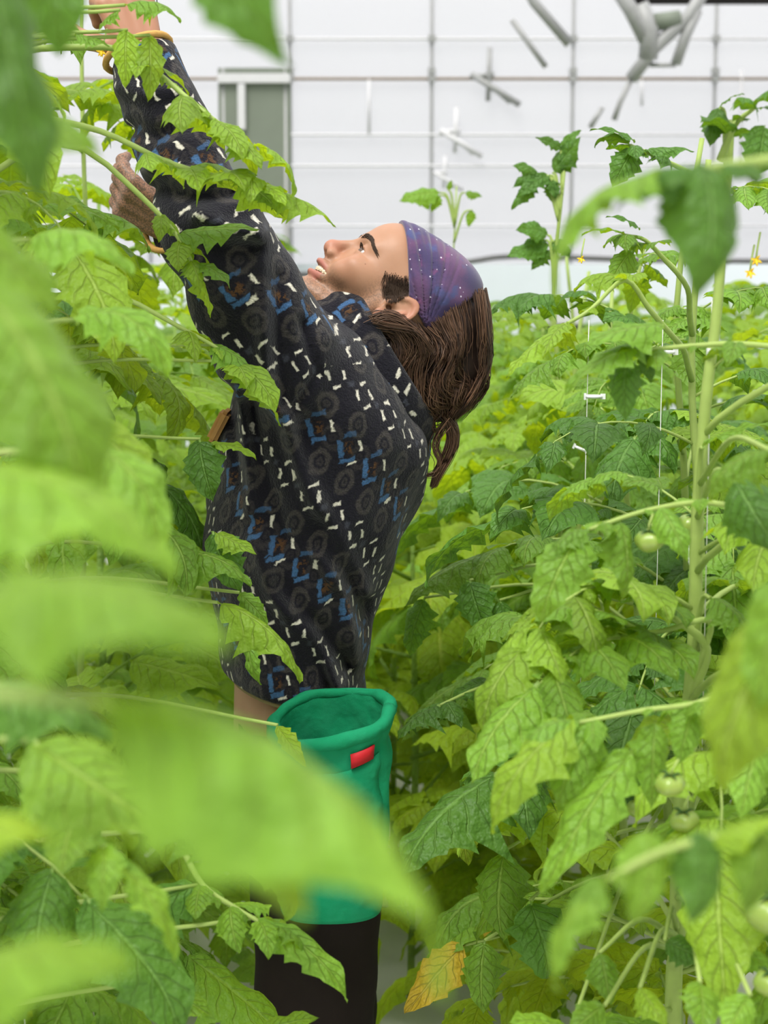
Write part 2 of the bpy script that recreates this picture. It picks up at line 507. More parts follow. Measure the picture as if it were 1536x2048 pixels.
for sx_ in (-.1, .1):
    tube('leg', [(sx_, 0, 0), (sx_, 0, zt - .18)], .012, STEEL, ct)

# ------------------------------------------------------------------ leaflets and compound leaves
def leaflet_geo(seed, droop=0.9, width=0.30, ns=25, cols=(-1, -.62, -.28, 0, .28, .62, 1), fold=0.35, twist=0.0, stalk=0.08, lobes=1.0):
    r = random.Random(seed)
    V, F, U = [], [], []
    nc = len(cols); half = nc // 2
    x = z = 0.0; ang = 0.30 * droop
    ph = [r.uniform(0, 6.28) for _ in range(4)]
    amp = [r.uniform(0.7, 1.3) for _ in range(12)]
    for i in range(ns):
        t = i / (ns - 1)
        if i: x += math.cos(ang) / (ns - 1); z += math.sin(ang) / (ns - 1)
        ang -= droop * (0.5 + 1.2 * t) / (ns - 1)
        for k, c in enumerate(cols):
            sgn = -1 if c < 0 else 1
            if t < stalk: w = 0.012
            else:
                s = (t - stalk) / (1 - stalk)
                w = width * (math.sin(math.pi * s ** 0.72) ** 0.80) * (1 - 0.18 * s)
                q = s * 5.2 + (0.35 if sgn > 0 else 0.0)
                saw = q % 1.0
                w *= 1 + lobes * amp[(int(q) + (6 if sgn > 0 else 0)) % 12] * (0.44 * (1 - saw) ** 1.3 - 0.20) * (1.2 - s)
                if s > 0.97: w = 0.004
                w = max(w, 0.004)
            y = c * w
            ac = abs(c)
            dz = fold * abs(y) - 1.15 * y * y / max(width, .1) * (0.8 + 0.4 * math.sin(ph[0]))
            dz += 0.030 * ac * ac * math.sin(t * 15 + ph[1] + sgn) + 0.012 * math.sin(t * 27 + ph[2]) * ac
            yt = y + 0.05 * math.sin(t * 3 + ph[3]) * t
            dx = -0.04 * ac * (1 if t > stalk else 0)
            ca, sa = math.cos(ang), math.sin(ang)
            tw = twist * t
            yy = yt * math.cos(tw) - dz * math.sin(tw); dd = yt * math.sin(tw) + dz * math.cos(tw)
            V.append((x + dx * ca - dd * sa, yy, z + dx * sa + dd * ca)); U.append((t, c if t >= stalk else 3.0))
    for i in range(ns - 1):
        for k in range(nc - 1):
            F.append((i * nc + k, i * nc + k + 1, (i + 1) * nc + k + 1, (i + 1) * nc + k)[::-1])
    return V, F, U
LEAFMATS = {'n': LEAF, 'y': LEAFY, 'd': LEAFD, 'o': LEAFO, 'x': LEAFX}
LG = {}; LM = {}
SPEC = [(0.7, .30, 0.0), (1.1, .27, .25), (1.5, .30, -.2), (0.4, .34, .1), (1.9, .26, .3), (1.2, .36, -.3), (0.9, .24, -.1), (1.6, .32, .15)]
for i, (dr, wd, tw) in enumerate(SPEC + [(.9, .27, .1), (1.5, .30, -.15)]):
    LG[i] = leaflet_geo(100 + i, dr, wd, twist=tw, lobes=.25 if i > 7 else 1.0)
    for k, mt in LEAFMATS.items():
        LM[i, k] = mesh('leaflet', LG[i][0], LG[i][1], mt, uv=LG[i][2])
LGL = {i: leaflet_geo(200 + i, dr, wd, ns=8, cols=(-1, -.4, 0, .4, 1), twist=tw, lobes=.8) for i, (dr, wd, tw) in enumerate(SPEC)}
UP = Vector((0, 0, 1))
def frame(base, d, nhint, L, wscale=1.0):
    d = d.normalized(); n = (nhint - d * nhint.dot(d))
    n = n.normalized() if n.length > 1e-4 else d.orthogonal().normalized()
    s = n.cross(d)
    M = Matrix(((d.x * L, s.x * L * wscale, n.x * L, base.x), (d.y * L, s.y * L * wscale, n.y * L, base.y), (d.z * L, s.z * L * wscale, n.z * L, base.z), (0, 0, 0, 1)))
    return M
def rachis_layout(P, S, r, pairs=3, curl=1.0):
    """leaflet list [(variant, matrix)] for a rachis polyline P and leaflet length S"""
    n = len(P); out = []
    def at(t):
        f = t * (n - 1); i = min(int(f), n - 2); return P[i].lerp(P[i + 1], f - i), (P[i + 1] - P[i]).normalized()
    def add(t, side, L, spread=0.9):
        p, tg = at(t)
        sd = tg.cross(UP)
        sd = sd.normalized() if sd.length > 1e-3 else Vector((1, 0, 0))
        d = tg * (0.55 + r.uniform(-.15, .2)) + sd * side * spread + UP * (r.uniform(-.35, .15) - .1 * curl)
        nh = UP + sd * side * r.uniform(-.2, .45) + tg * r.uniform(-.3, .3)
        out.append((r.randrange(8), frame(p, d, nh, L)))
    ts = [0.34 + 0.56 * k / max(1, pairs - 1) for k in range(pairs)]
    for k, t in enumerate(ts):
        L = S * (0.72 + 0.3 * math.sin(math.pi * (k + .6) / pairs)) * r.uniform(.85, 1.1)
        add(t + r.uniform(-.02, .02), 1, L); add(t + r.uniform(-.02, .03), -1, L * r.uniform(.85, 1.1))
        if k < pairs - 1:
            tt = t + 0.28 / max(1, pairs - 1); add(tt, 1, S * r.uniform(.22, .36)); add(tt + .02, -1, S * r.uniform(.22, .36))
    p, tg = at(1.0)
    out.append((r.randrange(8), frame(p, tg + UP * r.uniform(-.25, .0), UP + Vector((r.uniform(-.3, .3), r.uniform(-.3, .3), 0)), S * 1.15)))
    return out
def join_geo(parts):
    V, F, U = [], [], []
    for v, f, u in parts:
        o = len(V); V += v; U += u; F += [tuple(i + o for i in q) for q in f]
    return V, F, U
def xform(g, M):
    return [M @ Vector(v) for v in g[0]], g[1], g[2]
# shared compound leaf variants, unit rachis length, pointing +X
VARS = []
for k in range(8):
    r = random.Random(40 + k)
    el = math.radians(r.uniform(20, 48)); bend = r.uniform(1.1, 1.9)
    P = [Vector((0, 0, 0))]; a = el
    yaw = 0
    for i in range(9):
        yaw += r.uniform(-.06, .06)
        P.append(P[-1] + Vector((math.cos(a) * math.cos(yaw), math.cos(a) * math.sin(yaw), math.sin(a))) * 0.111); a -= bend / 9 * (0.4 + 0.13 * i)
    lay = rachis_layout(P, 0.42, r, 3 if k % 3 else 4)
    rad = [0.0105 * (1 - 0.7 * i / 9) for i in range(10)]
    rg = tube_geo(P, rad, 6)
    VARS.append((P, lay, rg))
RACH = {}; JOIN = {}
for k, (P, lay, rg) in enumerate(VARS):
    RACH[k] = mesh('leaf', *rg[:2], STEM, uv=rg[2])
    lowg = join_geo([tube_geo([P[0], P[3], P[6], P[9]], [.013, .01, .007, .004], 4)] + [xform(LGL[v], M) for v, M in lay])
    midg = join_geo([rg] + [xform(LG[v], M) for v, M in lay])
    for q, mt in LEAFMATS.items():
        JOIN[k, q, 0] = lowg
        JOIN[k, q, 1] = mesh('leaf', *midg[:2], mt, uv=midg[2])

# what must stay clear of foliage in front of the worker, and the open wall above the crop
CLEAR = [[(235, 60), (335, 80), (420, 290), (545, 440), (650, 440), (1000, 430), (995, 700), (950, 990), (850, 1010), (770, 1300), (810, 1580), (540, 1560), (545, 1420), (505, 1300), (470, 1160), (450, 1000), (455, 820), (400, 640), (345, 470), (215, 130)]]
CLEARP = [[(560, 1800), (760, 1800), (760, 2060), (600, 2060)]]
SKY = [[(400, -300), (1545, -300), (1545, 190), (1400, 420), (1180, 470), (985, 610), (985, 430), (640, 430), (600, 600), (420, 260)]]
YP = 2.60
def blocked(p):
    x, y = proj(p)
    if any(inpoly(x, y, q) for q in SKY): return True
    if p[1] < YP + 0.28 and any(inpoly(x, y, q) for q in CLEAR + CLEARP): return True
    # keep the worker's own volume free
    if abs(p[1] - YP) < 0.26 and any(inpoly(x, y, q) for q in CLEAR + CLEARP): return True
    return False
def leaf_points(k, M):
    P, lay, _ = VARS[k]
    pts = [M @ P[i] for i in (3, 6, 9)]
    for v, L in lay:
        for q in (0.55, 1.0): pts.append(M @ (L @ Vector((q, 0, -.12 * q))))
    return pts
class Plant:
    def __init__(s, X, Y, H, label, group, seed, lean=0.03, name='tomato_plant', stem_pts=None, rad=0.0075):
        s.r = random.Random(seed); s.X, s.Y, s.H = X, Y, H
        s.root = empty(name, (X, Y, 0)); tag(s.root, label, 'plant', group)
        if stem_pts: s.P = stem_pts
        else: s.P = [Vector((X + s.r.uniform(-lean, lean) * (z > 0), Y + s.r.uniform(-lean, lean) * (z > 0), z)) for z in np.linspace(0, H, 8)]
        s.S = catmull(s.P, 4)
        n = len(s.S)
        v, f, u = tube_geo([p - s.root.location for p in s.S], [rad * (1.15 - .7 * i / n) for i in range(n)], 8)
        link('stem', mesh('stem', v, f, STEM, uv=u), s.root)
    def at(s, z):
        for a, b in zip(s.S[:-1], s.S[1:]):
            if a.z <= z <= b.z: return a.lerp(b, (z - a.z) / max(1e-6, b.z - a.z))
        return s.S[-1].copy() if z > s.S[-1].z else s.S[0].copy()
    def auto(s, z0, z1, n, L=(.34, .46), detail=2, mats=('n', 'n', 'y'), azr=None, oldz=0.0):
        az = s.r.uniform(0, 6.28); made = 0
        for i in range(n):
            z = z0 + (z1 - z0) * (i + s.r.uniform(-.3, .3)) / max(1, n - 1)
            az += 2.4
            for tryn in range(5):
                a = az + s.r.uniform(-.5, .5) + tryn * 0.9
                if azr: a = azr[0] + (azr[1] - azr[0]) * s.r.random()
                fr = (z - z0) / max(.01, z1 - z0)
                ln = s.r.uniform(*L) * (1.0 - 0.45 * max(0, fr - .7) / .3)
                k = s.r.randrange(8)
                b = s.at(z)
                M = Matrix.Translation(b) @ Matrix.Rotation(a, 4, 'Z') @ Matrix.Rotation(s.r.uniform(-.15, .25) - .35 * max(0, fr - .75), 4, 'Y') @ Matrix.Scale(ln, 4)
                if any(blocked(p) for p in leaf_points(k, M)): continue
                mk = s.r.choice(mats)
                if z < oldz: mk = s.r.choice(('o', 'y', 'o', 'n'))
                s.put(k, M, detail, mk); made += 1
                break
        return s
    def put(s, k, M, detail, mk):
        Mi = Matrix.Translation(-s.root.location) @ M
        if detail == 2:
            o = link('leaf', RACH[k], s.root); o.matrix_basis = Mi
            for v, L in VARS[k][1]:
                c = link('leaflet', LM[v, mk], o); c.matrix_basis = L
        else:
            o = link('leaf', JOIN[k, mk, 1], s.root); o.matrix_basis = Mi
    def hero(s, pts, S, mk='n', pairs=3, seed=None, r0=0.0040, curl=1.0, connect=True, tz=None):
        """a compound leaf along the given world points; joined to the stem by its petiole"""
        r = random.Random(seed if seed is not None else s.r.random())
        P = [W(*p) for p in pts]
        Q = catmull(P, 4)
        if connect:
            zz = max(0.15, min(s.S[-1].z, P[0].z - .10)) if tz is None else tz
            st = s.at(zz); g_ = (P[0] - st).length; tg_ = (P[1] - P[0]).normalized()
            c1 = st + (P[0] - st) * .35 + UP * (.12 * g_); c2 = P[0] - tg_ * (.4 * g_)
            pre = [st * (1 - q) ** 3 + c1 * (3 * q * (1 - q) ** 2) + c2 * (3 * q * q * (1 - q)) + P[0] * q ** 3 for q in np.linspace(0, 1, 9)][:-1]
        else: pre = []
        loc = s.root.location; full = pre + Q
        n = len(full)
        v, f, u = tube_geo([p - loc for p in full], [r0 * (1.1 - .65 * i / n) for i in range(n)], 8)
        o = link('leaf', mesh('leaf', v, f, STEM, uv=u), s.root)
        for vv, L in rachis_layout(Q, S, r, pairs, curl):
            c = link('leaflet', LM[vv, mk], o); c.matrix_basis = Matrix.Translation(-loc) @ L
        return o
    def blade(s, base, tip, mk='n', var=0, wscale=1.0, nh=(0, -.4, 1), leaf=None, stalk=True, bow=0.0):
        """one large leaflet from base to tip (pixel, pixel, depth)"""
        loc = s.root.location
        a, b = W(*base), W(*tip)
        g = LG[var][0]; e = Vector(g[len(g) - 4])          # mesh tip on the midrib
        d = b - a; ang = math.atan2(e.z, e.x); L = d.length / math.hypot(e.x, e.z)
        n0 = Vector(nh); n0 = (n0 - d * n0.dot(d) / d.length_squared).normalized(); dn = d.normalized()
        dd = dn * math.cos(-ang) + n0 * math.sin(-ang)
        nn_ = n0 * math.cos(-ang) - dn * math.sin(-ang)
        M = frame(a, dd, nn_, L, wscale)
        if leaf is None:
            st = s.at(max(0.2, a.z - .08)); mid = (st + a) * .5 + UP * .03
            q = catmull([st - loc, mid - loc, a - loc], 5)
            v, f, u = tube_geo(q, [.004 - .002 * i / len(q) for i in range(len(q))], 6)
            leaf = link('leaf', mesh('leaf', v, f, STEM, uv=u), s.root)
        c = link('leaflet', LM[var, mk], leaf); c.matrix_basis = Matrix.Translation(-loc) @ M
        return leaf
# ------------------------------------------------------------------ the crop: left row, near the worker
GL = 'tomato plants of the row the worker reaches into'
GR = 'tomato plants of the near row across the aisle'
L_lab = ['tomato plant nearest the camera, its huge blurred leaf sweeping before the bag',
         'blurred tomato plant along the picture edge with pale close leaves',
         'tomato plant below the raised sleeve with long leaves over the trousers',
         'tall tomato plant whose leafy shoots cross the raised forearm',
         'tomato plant right against the front of the fleece jacket',
         'tomato plant standing just behind the raised arms',
         'bushy tomato plant half hidden behind the worker']
Ls = []
for i, (x, y) in enumerate([(-.62, .70), (-.60, 1.15), (-.62, 1.72), (-.60, 2.15), (-.64, 2.52), (-.62, 2.95), (-.60, 3.4)]):
    Ls.append(Plant(x, y, 2.25, L_lab[i], GL, 300 + i))
EAST = (-1.25, 1.25)
Ls[2].auto(.75, 1.95, 8, (.30, .40), azr=(-1.3, 1.3), mats=('n', 'd', 'd'))
Ls[3].auto(.70, 2.15, 18, (.30, .42), azr=(-1.5, 1.4))
Ls[4].auto(.55, 2.2, 20, (.28, .42), azr=(-1.7, 1.5), mats=('n', 'y', 'd'))
Ls[5].auto(.35, 2.2, 18, (.34, .48), detail=1, mats=('n', 'y', 'y'))
Ls[6].auto(.2, 2.1, 18, (.34, .5), detail=1, mats=('n', 'y', 'y'))
# shoots over the arm
p = Ls[3]
p.hero([(55, 228, 2.22), (200, 262, 2.18), (330, 322, 2.15), (430, 352, 2.13), (490, 362, 2.12), (530, 376, 2.12)], .088, 'y', 5, seed=3, r0=.0045)
p.hero([(130, 95, 2.16), (235, 98, 2.14), (310, 142, 2.12), (400, 218, 2.10), (450, 255, 2.10), (500, 290, 2.10)], .085, 'y', 4, seed=9, r0=.0045)
lf = p.hero([(215, 330, 2.26), (300, 410, 2.25), (345, 460, 2.24), (372, 500, 2.23), (388, 535, 2.23)], .06, 'y', 3, seed=12, r0=.0042)
p.blade((350, 470, 2.24), (520, 462, 2.22), 'n', 3, .75, leaf=lf); p.blade((388, 528, 2.23), (460, 582, 2.22), 'n', 5, 1.0, leaf=lf)
p.blade((255, 60, 2.10), (248, 178, 2.09), 'y', 1, .95, nh=(0, -1, .2)); p.blade((300, 70, 2.1), (292, 205, 2.09), 'y', 6, .9, nh=(.3, -1, .2))
p.blade((240, 20, 2.1), (196, 62, 2.1), 'n', 0, 1.0); p.blade((250, 10, 2.1), (360, 50, 2.1), 'n', 2, .9)
p.blade((150, 70, 2.1), (220, 95, 2.1), 'n', 3, 1.0)
p = Ls[4]
p.hero([(280, 610, 2.28), (370, 660, 2.26), (440, 700, 2.25), (475, 735, 2.25)], .085, 'y', 2, seed=21)
p.blade((470, 722, 2.25), (548, 832, 2.22), 'y', 1, 1.0, nh=(.5, -.8, .6)); p.blade((420, 690, 2.26), (500, 760, 2.24), 'n', 2, .9, nh=(.3, -.6, .8))
lf = p.blade((400, 878, 2.27), (425, 1005, 2.25), 'd', 5, .85, nh=(-.2, -1, .1)); p.blade((420, 890, 2.27), (512, 922, 2.24), 'y', 6, .8, leaf=lf)
p.blade((300, 1050, 2.2), (375, 1195, 2.15), 'n', 4, .9, nh=(.5, -.7, .6))
lf = p.blade((355, 1108, 2.2), (498, 1180, 2.16), 'n', 2, .8, nh=(.1, -.5, .9)); p.blade((430, 1065, 2.22), (512, 1112, 2.2), 'y', 3, .9, leaf=lf)
p.blade((425, 1062, 2.24), (478, 1190, 2.22), 'd', 0, 1.1, leaf=lf, nh=(-.2, -1, .2))
p.blade((478, 1185, 2.2), (533, 1255, 2.19), 'n', 6, 1.0, nh=(.3, -.9, .3))
lf = p.blade((435, 1205, 2.18), (595, 1372, 2.14), 'y', 2, .55, nh=(.5, -.6, .7)); p.blade((500, 1268, 2.16), (528, 1368, 2.14), 'n', 4, .7, leaf=lf, nh=(-.4, -.9, .2))
p.blade((555, 1450, 2.12), (612, 1535, 2.1), 'o', 1, .7, nh=(-.3, -.9, .5))
p = Ls[2]
p.hero([(360, 1690, 1.9), (405, 1770, 1.88), (470, 1815, 1.87), (530, 1850, 1.86)], .07, 'n', 3, seed=31, r0=.0045)
p.blade((510, 1835, 1.87), (692, 2010, 1.83), 'n', 1, .55, nh=(.5, -.6, .7)); p.blade((395, 1770, 1.88), (215, 1870, 1.86), 'd', 0, .9, nh=(0, -.8, .8))
p.blade((300, 1960, 1.86), (430, 2045, 1.84), 'n', 3, .8); p.blade((480, 1650, 1.8), (570, 1840, 1.78), 'n', 4, .6, nh=(.6, -.7, .5))
p.blade((330, 1560, 1.6), (520, 1790, 1.55), 'n', 7, .8, nh=(.4, -.5, .9)); p.blade((520, 2060, 1.9), (640, 2040, 1.9), 'n', 3, 1)
# blurred leaves in the near foreground
p = Ls[0]
lf = p.blade((190, 1400, .50), (905, 2015, .45), 'n', 9, .52, nh=(.35, -.35, 1))
p.blade((-20, 1180, .50), (480, 1310, .46), 'n', 8, 1.1, leaf=lf, nh=(.2, -.3, 1)); p.blade((440, 1540, .48), (625, 1845, .46), 'y', 8, .9, leaf=lf, nh=(.2, -.9, .5))
p.blade((-160, 2000, .52), (300, 1935, .48), 'n', 8, 1.0, nh=(0, -.3, 1)); p.blade((-200, 1640, .6), (110, 1690, .6), 'y', 0, 1.0)
p = Ls[1]
p.blade((-60, 560, .80), (150, 1060, .76), 'n', 7, 1.0, nh=(.6, -.8, .5)); p.blade((-120, 960, .74), (330, 1180, .70), 'n', 2, 1.0, nh=(.2, -.4, 1))
p.blade((-40, -120, .80), (60, 420, .78), 'd', 0, .8, nh=(.6, -.9, .2)); p.blade((-150, 250, .9), (200, 330, .86), 'n', 6, .9, nh=(0, -.6, .8))
p.blade((40, -180, .95), (110, 120, .95), 'd', 1, 1.2, nh=(.3, -.9, .2)); p.blade((-90, 420, .85), (110, 640, .82), 'n', 3, .9, nh=(.5, -.6, .6))
p.blade((390, -190, .80), (580, 148, .76), 'd', 6, .95, nh=(-.6, -.7, .2))
p.blade((-40, 1380, 1.0), (210, 1500, .98), 'd', 2, 1.0); p.blade((60, 1480, 1.1), (340, 1700, 1.05), 'n', 3, 1.0); p.blade((150, 900, 1.2), (320, 1120, 1.15), 'n', 4, .8, nh=(.5, -.6, .6))
p.blade((110, 830, 1.5), (300, 1000, 1.45), 'y', 1, .9); p.blade((60, 480, 1.4), (260, 560, 1.35), 'n', 2, .8); p.blade((150, 640, 1.55), (340, 760, 1.5), 'n', 4, .7)
p.hero([(20, 1400, 1.3), (90, 1520, 1.28), (170, 1640, 1.26), (230, 1720, 1.25)], .08, 'n', 3, seed=44)

# ------------------------------------------------------------------ near row across the aisle
R_lab = ['blurred tomato plant closest on the far side of the aisle, one broad leaf hanging high',
         'tomato plant with the thick pale stem and two ribbed green fruits',
         'tomato plant with a slimmer stem behind the thick pale one',
         'tall tomato plant with yellow flowers near its top',
         'tomato plant whose drooping dark leaves hang into the aisle by the bag',
         'tomato plant with yellowed lower leaves over the white ground sheet',
         'tomato plant seen over the worker\'s lower back',
         'tomato plant beyond the worker where the aisle closes in']
Rs = []
def stem_px(pts): return [W(*q) for q in pts]
th = stem_px([(1345, 2060, 1.95), (1352, 1900, 1.94), (1362, 1600, 1.93), (1388, 1290, 1.92), (1394, 1050, 1.92), (1412, 800, 1.91), (1432, 640, 1.91), (1452, 400, 1.91), (1462, 240, 1.91)])
th = [Vector((th[0].x, th[0].y, 0))] + th
for i, (x, y, h) in enumerate([(.62, 1.15, 1.75), (th[0].x, th[0].y, 0), (.42, 2.35, 1.80), (.47, 2.75, 1.86), (.45, 3.15, 1.70), (.47, 3.6, 1.62), (.45, 4.05, 1.66), (.47, 4.5, 1.7)]):
    if i == 1: Rs.append(Plant(x, y, 1.8, R_lab[i], GR, 400 + i, stem_pts=th, rad=.0095))
    else: Rs.append(Plant(x, y, h, R_lab[i], GR, 400 + i, rad=.0085))
Rs[1].auto(.72, 1.36, 9, (.30, .40), azr=(2.0, 5.2), mats=('n', 'n', 'y')); Rs[1].auto(.8, 1.5, 6, (.30, .38), azr=(-1.2, 1.6))
Rs[2].auto(.45, 1.5, 17, (.32, .44), mats=('n', 'n', 'y', 'd'), oldz=.6)
Rs[3].auto(.35, 1.58, 18, (.32, .44), mats=('n', 'y', 'd'), oldz=.7); Rs[3].auto(1.5, 1.84, 5, (.18, .24), mats=('n',))
Rs[4].auto(.30, 1.5, 18, (.34, .46), mats=('n', 'd', 'y'), oldz=.85)
Rs[5].auto(.15, 1.5, 18, (.34, .46), mats=('n', 'y'), oldz=.9)
Rs[6].auto(.10, 1.5, 18, (.34, .46), detail=1, mats=('y', 'n'), oldz=1.0)
Rs[7].auto(.10, 1.55, 18, (.34, .46), detail=1, mats=('y', 'y', 'n'), oldz=1.0)
p = Rs[0]
lf = p.hero([(1660, 300, 1.02), (1500, 325, 1.0), (1400, 340, .98), (1320, 362, .97)], .03, 'd', 2, seed=5, r0=.004)
p.blade((1330, 360, .97), (1135, 615, .93), 'n', 4, .62, leaf=lf, nh=(-.75, -.35, .7)); p.blade((1405, 318, .98), (1395, 605, .96), 'd', 9, .95, leaf=lf, nh=(.1, -1, .1)); p.blade((1380, 335, .98), (1190, 430, .96), 'd', 8, .8, leaf=lf); p.blade((1440, 330, .98), (1530, 350, .97), 'd', 3, .9, leaf=lf)
p.blade((1640, 1180, .95), (1425, 1580, .92), 'y', 7, .85, nh=(-.5, -.9, .3)); p.blade((1620, 1120, .9), (1500, 1420, .9), 'n', 0, 1.0, nh=(-.5, -.9, .3))
lf = p.hero([(1680, 1600, .92), (1500, 1660, .90), (1330, 1700, .88), (1215, 1760, .87)], .03, 'n', 2, seed=8, r0=.0035)
p.blade((1215, 1750, .87), (1130, 1985, .86), 'n', 4, .6, leaf=lf, nh=(-.7, -.6, .4))
for bx_0, tx, ty, mk_ in ((1520, 1490, 1830, 'n'), (1400, 1385, 1850, 'd'), (1300, 1268, 1850, 'n')): p.blade((bx_0, 1655, .89), (tx, ty, .88), mk_, 9, .95, leaf=lf, nh=(.1, -1, .2))
p.blade((1420, 1690, .89), (1560, 1640, .88), 'y', 8, .9, leaf=lf)
p = Rs[1]
lf = p.hero([(1600, 700, 1.78), (1480, 688, 1.76), (1380, 692, 1.75), (1290, 700, 1.74)], .05, 'n', 2, seed=15)
p.blade((1300, 690, 1.74), (1128, 790, 1.72), 'n', 1, .9, leaf=lf); p.blade((1255, 710, 1.74), (1245, 845, 1.73), 'd', 0, .9, leaf=lf, nh=(-.2, -1, .2)); p.blade((1290, 700, 1.74), (1300, 770, 1.74), 'd', 3, .8, leaf=lf, nh=(.3, -1, .2))
p.blade((1330, 650, 1.74), (1160, 690, 1.7), 'n', 3, .8, leaf=lf)
lf = p.hero([(1500, 1018, 1.72), (1400, 1005, 1.70), (1290, 1022, 1.68), (1180, 1058, 1.66)], .05, 'n', 2, seed=16)
p.blade((1170, 1062, 1.66), (1078, 1250, 1.64), 'n', 5, .72, leaf=lf, nh=(-.5, -.9, .4)); p.blade((1318, 1015, 1.66), (1368, 1125, 1.63), 'n', 7, .9, leaf=lf, nh=(.1, -.9, .5)); p.blade((1240, 1040, 1.67), (1235, 1195, 1.66), 'n', 2, .8, leaf=lf, nh=(.4, -.9, .4))
lf = p.hero([(1480, 1360, 1.62), (1400, 1405, 1.58), (1290, 1420, 1.56), (1160, 1445, 1.54)], .06, 'n', 2, seed=18)
p.blade((1150, 1440, 1.54), (1000, 1675, 1.52), 'y', 4, .75, leaf=lf, nh=(-.6, -.8, .4)); p.blade((1270, 1500, 1.54), (1078, 1790, 1.50), 'n', 1, .62, leaf=lf, nh=(-.4, -.9, .4)); p.blade((1310, 1440, 1.56), (1295, 1620, 1.55), 'n', 0, .8, leaf=lf, nh=(.1, -1, .3)); p.blade((1190, 1440, 1.54), (1110, 1620, 1.53), 'n', 7, .8, leaf=lf, nh=(-.2, -1, .3)); p.blade((1390, 1410, 1.57), (1350, 1530, 1.56), 'n', 3, .9, leaf=lf, nh=(.1, -1, .4))
lf = p.hero([(1395, 1270, 1.9), (1330, 1220, 1.88), (1290, 1190, 1.86), (1250, 1170, 1.85)], .07, 'n', 2, seed=19, r0=.006)
p.hero([(1400, 1240, 1.88), (1300, 1265, 1.84), (1230, 1235, 1.82), (1185, 1220, 1.8)], .08, 'n', 2, seed=20)
p.blade((1420, 1195, 1.85), (1500, 1300, 1.8), 'n', 2, .9, nh=(.4, -.7, .6)); p.blade((1405, 895, 1.88), (1590, 860, 1.84), 'n', 6, .5)
p.blade((1470, 960, 1.6), (1560, 1120, 1.55), 'd', 7, 1.0, nh=(-.1, -1, .1)); p.blade((1540, 900, 1.5), (1420, 1000, 1.5), 'n', 2, .8)
p.hero([(1440, 320, 1.90), (1470, 250, 1.88), (1510, 215, 1.86)], .055, 'd', 2, seed=22, connect=False)
lf = p.blade((1440, 215, 1.9), (1415, 295, 1.88), 'd', 0, 1.0, nh=(-.3, -1, .2)); p.blade((1440, 215, 1.9), (1490, 190, 1.88), 'd', 6, .6, leaf=lf); p.blade((1530, 250, 1.85), (1500, 360, 1.85), 'd', 5, 1.0, nh=(0, -1, .2), leaf=lf)
for b_, t_, k_, mk_ in (((1400, 1965, 1.5), (1395, 2075, 1.46), 5, 'n'), ((1210, 2010, 1.6), (1130, 2070, 1.58), 3, 'n'), ((1280, 1975, 1.6), (1330, 2060, 1.56), 0, 'y'), ((1500, 1990, 1.45), (1440, 2080, 1.42), 3, 'n'), ((1200, 1905, 1.7), (1215, 2010, 1.68), 7, 'n'), ((1470, 1880, 1.6), (1540, 1960, 1.58), 2, 'n'), ((1330, 1880, 1.7), (1420, 1930, 1.68), 3, 'd'), ((1520, 1480, 1.5), (1470, 1640, 1.46), 0, 'n')):
    p.blade(b_, t_, mk_, k_, 1.0, nh=(.1, -.8, .6))
p = Rs[2]
lf = p.hero([(1370, 340, 2.2), (1310, 312, 2.18), (1260, 290, 2.17)], .05, 'd', 2, seed=24)
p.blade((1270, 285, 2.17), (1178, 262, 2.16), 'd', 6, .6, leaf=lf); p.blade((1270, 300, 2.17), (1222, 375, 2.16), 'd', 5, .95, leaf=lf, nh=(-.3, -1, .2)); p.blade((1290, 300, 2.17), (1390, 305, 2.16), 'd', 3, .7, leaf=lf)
lf = p.hero([(1330, 520, 2.2), (1290, 480, 2.18), (1250, 470, 2.17)], .055, 'n', 2, seed=25)
p.blade((1265, 500, 2.17), (1215, 570, 2.16), 'n', 3, 1.0, leaf=lf, nh=(-.3, -1, .3)); p.blade((1280, 460, 2.17), (1210, 435, 2.16), 'd', 6, .7, leaf=lf)
p.hero([(1300, 620, 2.15), (1250, 560, 2.13), (1180, 620, 2.1), (1120, 655, 2.1)], .08, 'y', 2, seed=26)
p = Rs[4]
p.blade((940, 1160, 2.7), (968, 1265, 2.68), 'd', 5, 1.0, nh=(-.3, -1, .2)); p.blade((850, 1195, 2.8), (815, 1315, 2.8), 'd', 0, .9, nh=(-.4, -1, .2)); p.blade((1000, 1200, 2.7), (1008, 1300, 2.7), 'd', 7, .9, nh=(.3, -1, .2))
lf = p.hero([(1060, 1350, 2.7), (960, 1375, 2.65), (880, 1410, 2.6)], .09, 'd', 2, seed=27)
p = Rs[3]
p.blade((1010, 1700, 2.25), (1000, 1880, 2.22), 'n', 7, .95, nh=(-.2, -1, .2)); p.blade((1060, 1800, 2.2), (1090, 1960, 2.2), 'd', 5, 1.0, nh=(.2, -1, .2)); p.blade((970, 1880, 2.25), (960, 2030, 2.22), 'n', 0, 1.0, nh=(-.2, -1, .1))
p.blade((940, 1600, 2.4), (930, 1730, 2.38), 'o', 2, .9, nh=(-.2, -1, .2))
lf = p.blade((930, 1890, 2.5), (805, 2025, 2.46), 'x', 1, .9, nh=(-.2, -.9, .4)); p.blade((990, 1820, 2.5), (965, 1875, 2.48), 'x', 3, .8, leaf=lf, nh=(-.2, -.9, .4))
p.blade((1140, 2060, 1.7), (1010, 2040, 1.66), 'n', 3, 1.0)
